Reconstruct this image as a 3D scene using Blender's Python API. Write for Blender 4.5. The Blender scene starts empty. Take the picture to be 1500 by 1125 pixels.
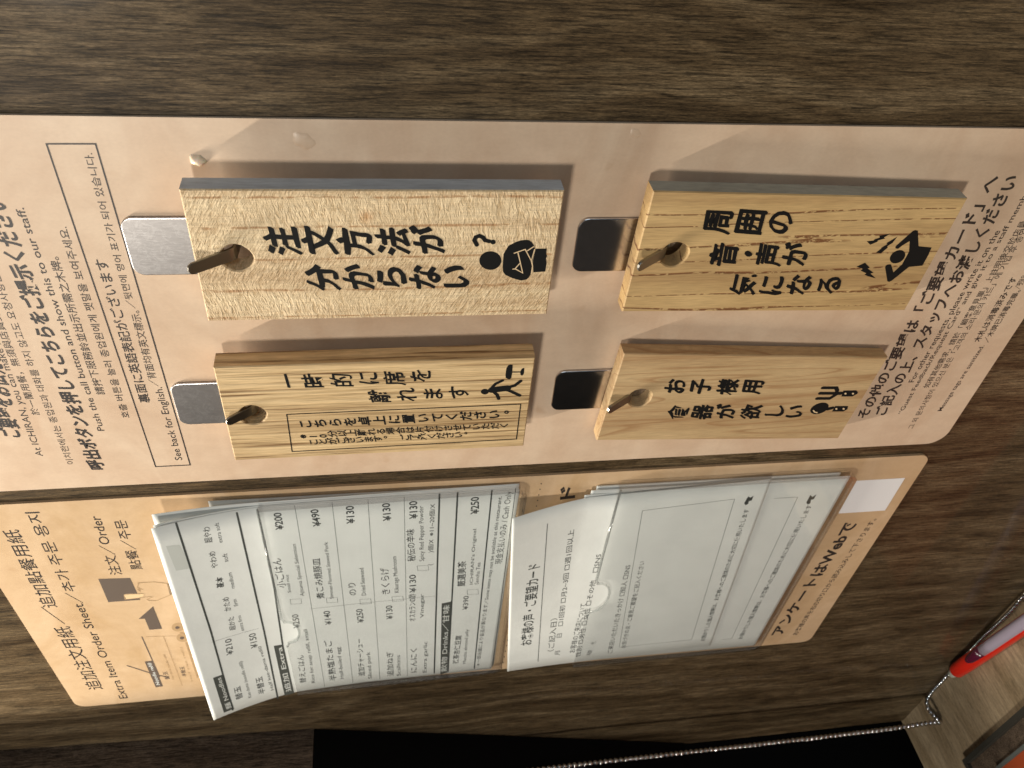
import bpy, math, random
from mathutils import Vector, Matrix, noise
R = math.radians
sc = bpy.context.scene
col = sc.collection
random.seed(7)

# ---------------------------------------------------------------- frame of reference
# The wall is the plane Y = 0, seen from -Y.  All plan sizes below are millimetres on the wall:
# u = distance down the wall, v = distance towards world -X, h = distance out of the wall.
TABLE_U = 296.0
def W(u, v, h=0.0):
    return Vector((-v, -h, TABLE_U - u)) / 1000.0

# ---------------------------------------------------------------- camera
cam_d = bpy.data.cameras.new('camera'); cam = bpy.data.objects.new('camera', cam_d); col.objects.link(cam)
sc.camera = cam
_r = [(0.98774122, -0.07964064, -0.13425591), (-0.03568584, 0.72208264, -0.6908858), (0.15196645, 0.68720742, 0.71038874)]
def _dir(c):                       # (u, v, into-wall) -> world
    return Vector((-c[1], c[2], -c[0]))
cx, cy, cz = _dir(_r[0]), -_dir(_r[1]), -_dir(_r[2])
m = Matrix((cx, cy, cz)).transposed().to_4x4()
m.translation = W(-43.45, -195.305, 199.99)
cam.matrix_world = m
cam_d.sensor_width = 36.0; cam_d.lens = 36.0 * 1192.7 / 1500.0
cam_d.clip_start = 0.01; cam_d.clip_end = 20.0
cam_d.dof.use_dof = True; cam_d.dof.focus_distance = 0.255; cam_d.dof.aperture_fstop = 38.0

# ---------------------------------------------------------------- light (a dim booth lit by small ceiling lamps, plus an added cool fill)
w = bpy.data.worlds.new('World'); sc.world = w; w.use_nodes = True
bg = w.node_tree.nodes['Background']; bg.inputs[0].default_value = (0.9, 0.8, 0.7, 1); bg.inputs[1].default_value = 0.035
def area(name, loc, target, sx, sy, power, color, shape='RECTANGLE', up=None):
    d = bpy.data.lights.new(name, 'AREA'); d.shape = shape; d.size = sx; d.size_y = sy; d.energy = power; d.color = color
    o = bpy.data.objects.new(name, d); col.objects.link(o)
    z = (loc - target).normalized(); upv = up or Vector((0, 0, 1))
    x = upv.cross(z).normalized(); y = z.cross(x)
    mm = Matrix((x, y, z)).transposed().to_4x4(); mm.translation = loc; o.matrix_world = mm
    return o
area('key_lamp', W(-473, 150, 1100), W(0, -30, 0), .15, .15, 8.0, (1.0, .94, .84), 'DISK')
area('booth_strip_lamp', W(-600, 255, 165), W(20, -20, 8), .014, .22, 7.6, (1.0, .92, .80), up=Vector((0, 1, 0)))
area('cool_fill_lamp', W(-60, -620, 480), W(20, 0, 0), .5, .5, 1.15, (.70, .86, 1.0))
sc.view_settings.view_transform = 'Standard'; sc.view_settings.look = 'None'
sc.view_settings.exposure = -0.10; sc.view_settings.gamma = 1.0
sc.render.engine = 'CYCLES'
sc.cycles.max_bounces = 8; sc.cycles.transparent_max_bounces = 16

# ---------------------------------------------------------------- materials
class NT:
    def __init__(s, name):
        s.m = bpy.data.materials.new(name); s.m.use_nodes = True; s.t = s.m.node_tree
        s.b = s.t.nodes['Principled BSDF']; s.out = s.t.nodes['Material Output']
    def n(s, k, **kw):
        x = s.t.nodes.new(k)
        for a, b in kw.items(): setattr(x, a, b)
        return x
    def l(s, a, b): s.t.links.new(a, b)
    def set(s, **kw):
        for a, b in kw.items(): s.b.inputs[a.replace('_', ' ')].default_value = b
        return s
    def coords(s, scale, rot=(0, 0, 0), loc=(0, 0, 0), pre=None):
        c = s.n('ShaderNodeTexCoord')
        if pre is not None:      # turn first, then stretch
            m0 = s.n('ShaderNodeMapping'); m0.inputs['Rotation'].default_value = pre; s.l(c.outputs['Object'], m0.inputs[0])
            m1 = s.n('ShaderNodeMapping'); m1.inputs['Scale'].default_value = scale; m1.inputs['Location'].default_value = loc
            s.l(m0.outputs[0], m1.inputs[0]); return m1.outputs[0]
        mp = s.n('ShaderNodeMapping')
        mp.inputs['Scale'].default_value = scale; mp.inputs['Rotation'].default_value = rot; mp.inputs['Location'].default_value = loc
        s.l(c.outputs['Object'], mp.inputs[0]); return mp.outputs[0]
    def noise(s, vec, scale, detail=4, rough=.55, dist=0.0):
        x = s.n('ShaderNodeTexNoise'); x.inputs['Scale'].default_value = scale; x.inputs['Detail'].default_value = detail
        x.inputs['Roughness'].default_value = rough; x.inputs['Distortion'].default_value = dist
        s.l(vec, x.inputs['Vector']); return x.outputs[0]
    def ramp(s, f, stops):
        x = s.n('ShaderNodeValToRGB'); e = x.color_ramp.elements
        while len(e) < len(stops): e.new(.5)
        for k, (p, c) in enumerate(stops):
            e[k].position = p; e[k].color = (c, c, c, 1) if isinstance(c, (int, float)) else (*c, 1)
        s.l(f, x.inputs[0]); return x.outputs[0]
    def mix(s, f, a, b, mode='MIX'):
        x = s.n('ShaderNodeMix', data_type='RGBA', blend_type=mode)
        for v_, i_ in ((f, 0), (a, 6), (b, 7)):
            if isinstance(v_, (int, float)): x.inputs[i_].default_value = v_
            elif isinstance(v_, tuple): x.inputs[i_].default_value = (*v_, 1)
            else: s.l(v_, x.inputs[i_])
        return x.outputs[2]
    def rows(s, dens, amp, dsc, dth, wdt, op):
        """thin dashed rows running along the grain, unevenly spaced"""
        c = s.n('ShaderNodeTexCoord'); sp = s.n('ShaderNodeSeparateXYZ'); s.l(c.outputs['Object'], sp.inputs[0])
        nz = s.noise(s.coords((70, 40, 4), loc=(3, 1, 2)), 1, 3, .55)
        m1 = s.n('ShaderNodeMath', operation='MULTIPLY'); m1.inputs[1].default_value = dens; s.l(sp.outputs[0], m1.inputs[0])
        m2 = s.n('ShaderNodeMath', operation='MULTIPLY_ADD'); m2.inputs[1].default_value = amp; s.l(nz, m2.inputs[0]); s.l(m1.outputs[0], m2.inputs[2])
        fr = s.n('ShaderNodeMath', operation='FRACT'); s.l(m2.outputs[0], fr.inputs[0])
        dash = s.noise(s.coords(dsc), 1, 2, .6)
        return s.mix(1.0, s.ramp(fr.outputs[0], [(.5 - wdt, 0.0), (.5 - wdt * .3, 1.0), (.5 + wdt * .3, 1.0), (.5 + wdt, 0.0)]), s.ramp(dash, [(dth[0], 0.0), (dth[1], op)]), 'MULTIPLY')
    def bump(s, h, strength, dist, prev=None):
        x = s.n('ShaderNodeBump'); x.inputs['Strength'].default_value = strength; x.inputs['Distance'].default_value = dist
        s.l(h, x.inputs['Height'])
        if prev: s.l(prev, x.inputs['Normal'])
        return x.outputs[0]

def simple(name, c, rough=.5, metal=0.0, spec=.5, coat=0.0):
    a = NT(name); a.set(Base_Color=(*c, 1), Roughness=rough, Metallic=metal, Specular_IOR_Level=spec, Coat_Weight=coat)
    return a.m

def m_walnut(name, lo, mid, hi, axis='Z', gloss=.30, fine=1.0, bump=.25, coat=0.0, con=1.0):
    """dark wood-grain laminate, long grain along one axis"""
    a = NT(name)
    def sc3(al, ac): return {'Z': (ac, ac, al), 'Y': (ac, al, ac), 'X': (al, ac, ac)}[axis]
    wob = a.noise(a.coords(sc3(5, 11)), 1, 3, .5)
    base = a.coords(sc3(9, 130 * fine))
    addv = a.n('ShaderNodeVectorMath', operation='ADD'); sc_ = a.n('ShaderNodeVectorMath', operation='SCALE'); sc_.inputs['Scale'].default_value = 5.0
    xn = a.n('ShaderNodeTexNoise'); xn.inputs['Scale'].default_value = 1; xn.inputs['Detail'].default_value = 2
    a.l(a.coords(sc3(6, 9)), xn.inputs['Vector']); a.l(xn.outputs[1], sc_.inputs[0]); a.l(base, addv.inputs[0]); a.l(sc_.outputs[0], addv.inputs[1])
    g1 = a.noise(addv.outputs[0], 1.0, 6, .62)
    g2 = a.noise(a.coords(sc3(75, 1350 * fine)), 1.0, 6, .72, .35)
    g3 = a.noise(a.coords(sc3(150, 3300 * fine)), 1.0, 4, .7)
    g4 = a.noise(a.coords(sc3(600, 5200 * fine)), 1.0, 3, .7)
    c1 = a.ramp(g1, [(.30, lo), (.50, mid), (.72, hi)])
    f2 = a.ramp(g2, [(.38, 1 - .72 * con), (.49, 1 - .12 * con), (.62, 1 + .42 * con)])
    c2 = a.mix(1.0, c1, f2, 'MULTIPLY')
    pore = a.ramp(g3, [(.36, 1 - .62 * con), (.46, 1.0), (.62, 1 + .2 * con)])
    c3 = a.mix(1.0, c2, pore, 'MULTIPLY')
    c3 = a.mix(1.0, c3, a.ramp(g4, [(.34, 1 - .5 * con), (.5, 1.0), (.66, 1 + .45 * con)]), 'MULTIPLY')
    big = a.ramp(wob, [(.3, .78), (.7, 1.2)])
    c4 = a.mix(1.0, c3, big, 'MULTIPLY')
    a.l(c4, a.b.inputs['Base Color'])
    hsum = a.mix(.5, f2, pore)
    a.l(a.bump(hsum, bump, .0003), a.b.inputs['Normal'])
    rr = a.ramp(g2, [(.3, gloss + .22), (.7, gloss + .08)]); a.l(rr, a.b.inputs['Roughness'])
    a.set(Specular_IOR_Level=.16, Coat_Weight=coat, Coat_Roughness=.07)
    return a.m

def m_tagwood(name, base, dark, style):
    a = NT(name); R3 = style
    fib = a.noise(a.coords((3200, 900, 160)), 1, 4, .6)
    band = a.noise(a.coords((190, 60, 6)), 1, 3, .55, .4)
    mid = tuple((p * .6 + q * .4) for p, q in zip(base, dark))
    c = a.ramp(band, [(.3, mid), (.62, base)])
    c = a.mix(1.0, c, a.ramp(fib, [(.3, .80), (.7, 1.12)]), 'MULTIPLY')
    if style == 'fleck':            # ray flecks running slantwise over quarter-sawn wood
        sw = a.noise(a.coords((55, 40, 16)), 1, 2, .5)
        v1 = a.coords((470, 400, 1650), pre=(0, R(-32), 0)); v2 = a.coords((400, 400, 1400), pre=(0, R(8), 0))
        f1 = a.noise(v1, 1, 3, .6, .3); f2 = a.noise(v2, 1, 3, .6, .8)
        f = a.mix(a.ramp(sw, [(.42, 0.0), (.58, 1.0)]), f1, f2)
        c = a.mix(1.0, c, a.ramp(f, [(.34, (.80, .73, .64)), (.48, (.96, .94, .91)), (.62, (1.12, 1.12, 1.12))]), 'MULTIPLY')
        lm = a.rows(100, .9, (800, 300, 240), (.40, .56), .055, .8)
        c = a.mix(lm, c, dark); hgt = f; st, ds = 1.0, .0005
    elif style == 'ridge':          # coarse open oak grain
        r1 = a.noise(a.coords((900, 700, 16)), 1, 3, .5, .2); r2 = a.noise(a.coords((2300, 900, 45)), 1, 2, .5)
        rr = a.mix(.3, r1, r2)
        c = a.mix(1.0, c, a.ramp(rr, [(.37, (.34, .26, .19)), (.455, (.86, .82, .76)), (.56, (1.12, 1.12, 1.12))]), 'MULTIPLY'); hgt = rr; st, ds = 1.0, .0007
    elif style == 'pore':           # ring-porous with dashed dark pore rows
        lm = a.rows(165, 4.2, (900, 300, 420), (.40, .50), .075, .9)
        c = a.mix(lm, c, dark); hgt = a.mix(.7, fib, a.ramp(lm, [(0.0, 1.0), (1.0, 0.0)])); st, ds = .6, .0003
    elif style == 'plain':
        hgt = fib; st, ds = .4, .0002
    else:                           # wide soft cathedral grain
        ln = a.noise(a.coords((90, 60, 5), loc=(1, 4, 9)), 1, 2, .5, .5)
        wv = a.n('ShaderNodeMath', operation='MULTIPLY'); wv.inputs[1].default_value = 9.0; a.l(ln, wv.inputs[0])
        fr = a.n('ShaderNodeMath', operation='FRACT'); a.l(wv.outputs[0], fr.inputs[0])
        lm = a.ramp(fr.outputs[0], [(.0, .12), (.70, 0.0), (.88, .42), (.95, .62), (1.0, .12)])
        c = a.mix(lm, c, dark); hgt = fib; st, ds = .45, .0002
    if style == 'fleck':            # a small rust-coloured knot
        c_ = a.n('ShaderNodeTexCoord'); dv = a.n('ShaderNodeVectorMath', operation='DISTANCE'); dv.inputs[1].default_value = (.0135, -.006, .0525)
        a.l(c_.outputs['Object'], dv.inputs[0]); kn = a.noise(a.coords((900, 900, 500)), 1, 2, .6)
        ad = a.n('ShaderNodeMath', operation='MULTIPLY_ADD'); ad.inputs[1].default_value = .0022; a.l(kn, ad.inputs[0]); a.l(dv.outputs['Value'], ad.inputs[2])
        c = a.mix(a.ramp(ad.outputs[0], [(.0015, .75), (.0032, 0.0)]), c, (.50, .22, .06))
    blotch = a.noise(a.coords((60, 60, 40), loc=(5, 2, 1)), 1, 2, .5)
    c = a.mix(1.0, c, a.ramp(blotch, [(.3, (.93, .90, .86)), (.7, (1.05, 1.05, 1.05))]), 'MULTIPLY')
    a.l(c, a.b.inputs['Base Color']); a.l(a.bump(hgt, st, ds), a.b.inputs['Normal'])
    a.set(Roughness=.62, Specular_IOR_Level=.35)
    return a.m

def m_printveneer(name, base, tint, gloss=.38):
    """pale printed maple pattern under a satin laminate"""
    a = NT(name)
    n1 = a.noise(a.coords((16, 16, 34)), 1, 4, .6, 1.2); n2 = a.noise(a.coords((230, 200, 120)), 1, 3, .6); n3 = a.noise(a.coords((1400, 900, 900)), 1, 2, .5)
    c = a.ramp(n1, [(.32, tint), (.62, base)])
    c = a.mix(1.0, c, a.ramp(n2, [(.3, (.955, .94, .93)), (.7, (1.03, 1.03, 1.03))]), 'MULTIPLY')
    c = a.mix(1.0, c, a.ramp(n3, [(.3, .975), (.7, 1.02)]), 'MULTIPLY')
    sp = a.noise(a.coords((90, 90, 90), loc=(7, 3, 5)), 1, 2, .4); c = a.mix(a.ramp(sp, [(.70, 0.0), (.78, .35)]), c, (.42, .25, .13))
    a.l(c, a.b.inputs['Base Color']); w_ = a.noise(a.coords((12, 12, 12)), 1, 2, .5)
    a.l(a.bump(w_, .12, .004, a.bump(n2, .10, .0002)), a.b.inputs['Normal'])
    a.set(Roughness=gloss, Specular_IOR_Level=.45); return a.m

def m_paper(name, c0):
    a = NT(name); n1 = a.noise(a.coords((45, 45, 45)), 1, 4, .6); n2 = a.noise(a.coords((900, 900, 900)), 1, 3, .6)
    c = a.mix(1.0, c0, a.ramp(n1, [(.3, (.94, .94, .94)), (.7, (1.03, 1.03, 1.03))]), 'MULTIPLY')
    a.l(c, a.b.inputs['Base Color']); a.l(a.bump(n1, .25, .0012, a.bump(n2, .15, .0001)), a.b.inputs['Normal'])
    a.set(Roughness=.6, Specular_IOR_Level=.3); return a.m

def m_steel(name, rough):
    a = NT(name); n = a.noise(a.coords((6000, 300, 400)), 1, 3, .6); s_ = a.noise(a.coords((260, 260, 260)), 1, 5, .7, 2.0)
    sm = a.ramp(s_, [(.50, 0.0), (.58, .6), (.62, 0.0)])
    a.l(a.mix(sm, (.60, .57, .56), (.78, .75, .74)), a.b.inputs['Base Color'])
    a.l(a.ramp(n, [(.3, rough - .02), (.7, rough + .03)]), a.b.inputs['Roughness'])
    a.l(a.bump(s_, .06, .0001), a.b.inputs['Normal']); a.set(Metallic=1.0, Anisotropic=0.0); return a.m

def m_clear(name, tint=(.97, .98, .98), rough=.05, f0=.035):
    a = NT(name); t = a.t; t.nodes.remove(a.b)
    tr = a.n('ShaderNodeBsdfTransparent'); tr.inputs[0].default_value = (*tint, 1)
    gl = a.n('ShaderNodeBsdfGlossy'); gl.inputs['Roughness'].default_value = rough
    fr = a.n('ShaderNodeLayerWeight'); pw = a.n('ShaderNodeMath', operation='POWER'); pw.inputs[1].default_value = 4.0
    ml = a.n('ShaderNodeMath', operation='MULTIPLY_ADD'); ml.inputs[1].default_value = 1 - f0; ml.inputs[2].default_value = f0
    a.l(fr.outputs['Facing'], pw.inputs[0]); a.l(pw.outputs[0], ml.inputs[0])
    n_ = a.noise(a.coords((25, 25, 25)), 1, 2, .5); bp = a.bump(n_, .2, .003); a.l(bp, gl.inputs['Normal']); a.l(bp, fr.inputs['Normal'])
    mx = a.n('ShaderNodeMixShader'); a.l(ml.outputs[0], mx.inputs[0]); a.l(tr.outputs[0], mx.inputs[1]); a.l(gl.outputs[0], mx.inputs[2])
    a.l(mx.outputs[0], a.out.inputs[0]); return a.m

M = {
 'wall': m_walnut('walnut_laminate', (.034, .021, .010), (.092, .062, .032), (.160, .116, .066), 'Z', coat=.32),
 'lintel': m_walnut('lintel_laminate', (.060, .042, .030), (.115, .083, .058), (.165, .12, .085), 'Z', coat=0),
 'table': m_walnut('table_laminate', (.24, .175, .10), (.35, .265, .165), (.46, .36, .235), 'Y', fine=.45, bump=.08, coat=.1, con=.35),
 'sheet': m_printveneer('message_sheet_print', (.67, .515, .375), (.595, .43, .30)),
 'card': m_printveneer('card_holder_print', (.63, .455, .285), (.53, .36, .20)),
 'T1': m_tagwood('ray_fleck_wood', (.74, .59, .38), (.36, .18, .07), 'fleck'),
 'T2': m_tagwood('open_grain_oak', (.65, .48, .265), (.24, .13, .05), 'ridge'),
 'T3': m_tagwood('ring_pore_wood', (.57, .39, .18), (.15, .05, .015), 'pore'),
 'T4': m_tagwood('elm_wood', (.56, .40, .215), (.30, .15, .06), 'cathedral'),
 'paper': m_paper('white_paper', (.80, .82, .78)), 'paperedge': simple('paper_stack_edge', (.62, .60, .62), .8),
 'edge1': m_tagwood('weathered_edge_grey', (.56, .61, .66), (.42, .45, .48), 'plain'), 'edge3': m_tagwood('weathered_edge_olive', (.44, .44, .38), (.26, .25, .20), 'plain'),  # greyed tag edges: cool shade put into the wood colour
 'ink': simple('black_ink', (.008, .008, .008), .6, 0, .15), 'sheetink': simple('brown_black_ink', (.030, .024, .022), .45),
 'pr': simple('grey_print', (.055, .06, .055), .6), 'grey': simple('warm_grey_print', (.12, .09, .07), .5), 'tan': simple('tan_print', (.42, .28, .15), .5),
 'cardtan': simple('card_tan', (.72, .52, .30), .5), 'bare': simple('bare_wood_line', (.70, .52, .31), .6), 'box': simple('dark_header_print', (.075, .08, .07), .6),
 'white': simple('white_print', (.70, .72, .68), .6), 'pale': simple('pale_grey_print', (.62, .645, .60), .6),
 'steel': m_steel('polished_steel', .18), 'arm': simple('dull_hook_steel', (.30, .285, .25), .34, 1.0), 'worn': m_steel('scuffed_steel', .33), 'bead': simple('nickel_bead', (.66, .64, .62), .12, 1.0),  # hook arm steel: shade of facing away from the lamps put into its colour
 'clear': m_clear('clear_acrylic', (.992, .995, .995), .06, .03), 'edge': simple('acrylic_cut_edge', (.16, .15, .15), .25, 0, .6),
 'glue': None, 'red': simple('red_pen_plastic', (.72, .025, .012), .25, 0, .5, .3), 'purple': simple('purple_ink_tube', (.10, .012, .035), .2, 0, .5, .4),
 'lav': simple('frosted_barrel', (.42, .36, .44), .22, 0, .5, .5), 'plug': simple('milky_plug', (.50, .52, .44), .4),
 'black': simple('black_cloth', (.004, .004, .004), .9, 0, .1), 'rim': simple('dark_tray_rim', (.045, .042, .034), .4), 'orange': simple('orange_card', (.42, .075, .022), .5),
 'sticker': simple('blank_white_sticker', (.82, .82, .83), .5), 'rimgrey': simple('grey_tray_rim', (.13, .14, .13), .35),
}
g = NT('dried_glue'); g.set(Base_Color=(.86, .74, .56, 1), Roughness=.18, Subsurface_Weight=.3, Subsurface_Scale=.002); M['glue'] = g.m

# ---------------------------------------------------------------- mesh helpers
def mesh(name, verts, faces, mat, parent=None, base=None, smooth=False):
    base = base if base is not None else (parent.location.copy() if parent and parent.parent is None else Vector())
    me = bpy.data.meshes.new(name); me.from_pydata([tuple(p - base) for p in verts], [], faces)
    me.materials.append(mat); me.update()
    if smooth: me.polygons.foreach_set('use_smooth', [True] * len(me.polygons))
    o = bpy.data.objects.new(name, me); col.objects.link(o)
    if parent is not None: o.parent = parent
    else: o.location = base
    return o
def thing(name, loc, label, cat, group=None):
    o = bpy.data.objects.new(name, None); col.objects.link(o); o.location = loc; o.empty_display_size = .01
    o['label'] = label; o['category'] = cat
    if group: o['group'] = group
    return o
def sub(name, verts, faces, mat, part, root, smooth=False):
    o = mesh(name, verts, faces, mat, None, root.location.copy(), smooth); o.parent = part; o.location = (0, 0, 0); return o
def bevel(o, w_, seg=2):
    b = o.modifiers.new('bevel', 'BEVEL'); b.width = w_; b.segments = seg; b.limit_method = 'ANGLE'; b.angle_limit = R(35); return o
def rrect(u0, v0, u1, v1, r, n=6):
    pts = []
    for cu, cv, a0 in ((u1 - r, v1 - r, 0), (u0 + r, v1 - r, 90), (u0 + r, v0 + r, 180), (u1 - r, v0 + r, 270)):
        for k in range(n + 1):
            t = R(a0 + 90 * k / n); pts.append((cu + r * math.cos(t), cv + r * math.sin(t)))
    return pts
def slab_geo(pts, h0, h1):
    """outline in (u, v) extruded from h0 to h1; h may be a function of (u, v)"""
    f0 = h0 if callable(h0) else (lambda u, v: h0); f1 = h1 if callable(h1) else (lambda u, v: h1)
    n = len(pts); V = [W(u, v, f0(u, v)) for u, v in pts] + [W(u, v, f1(u, v)) for u, v in pts]
    F = [tuple(range(n)), tuple(range(2 * n - 1, n - 1, -1))] + [(k, n + k, n + (k + 1) % n, (k + 1) % n) for k in range(n)]
    return V, F
def slab(name, pts, h0, h1, mat, parent=None, base=None):
    V, F = slab_geo(pts, h0, h1); return mesh(name, V, F, mat, parent, base)
def box3(name, a, b, mat, parent=None, base=None):
    (u0, v0, h0), (u1, v1, h1) = a, b
    return slab(name, [(u0, v0), (u1, v0), (u1, v1), (u0, v1)], h0, h1, mat, parent, base)
def tube(path, r, n=10, cap=True, flat=None):
    """sweep a circle (or flat strip profile) along world points"""
    V, F = [], []; prev = None
    for k, p in enumerate(path):
        t = (path[min(k + 1, len(path) - 1)] - path[max(k - 1, 0)]).normalized()
        ref = flat if flat is not None else Vector((0.13, .31, .94))
        x = ref - t * ref.dot(t); x.normalize(); y = t.cross(x)
        rr = r[k] if isinstance(r, (list, tuple)) else r
        for q in range(n):
            a_ = 2 * math.pi * q / n; V.append(p + x * rr * math.cos(a_) + y * rr * math.sin(a_))
        if k: F += [((k - 1) * n + q, (k - 1) * n + (q + 1) % n, k * n + (q + 1) % n, k * n + q) for q in range(n)]
    if cap: F += [tuple(range(n - 1, -1, -1)), tuple((len(path) - 1) * n + q for q in range(n))]
    return V, F

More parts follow.
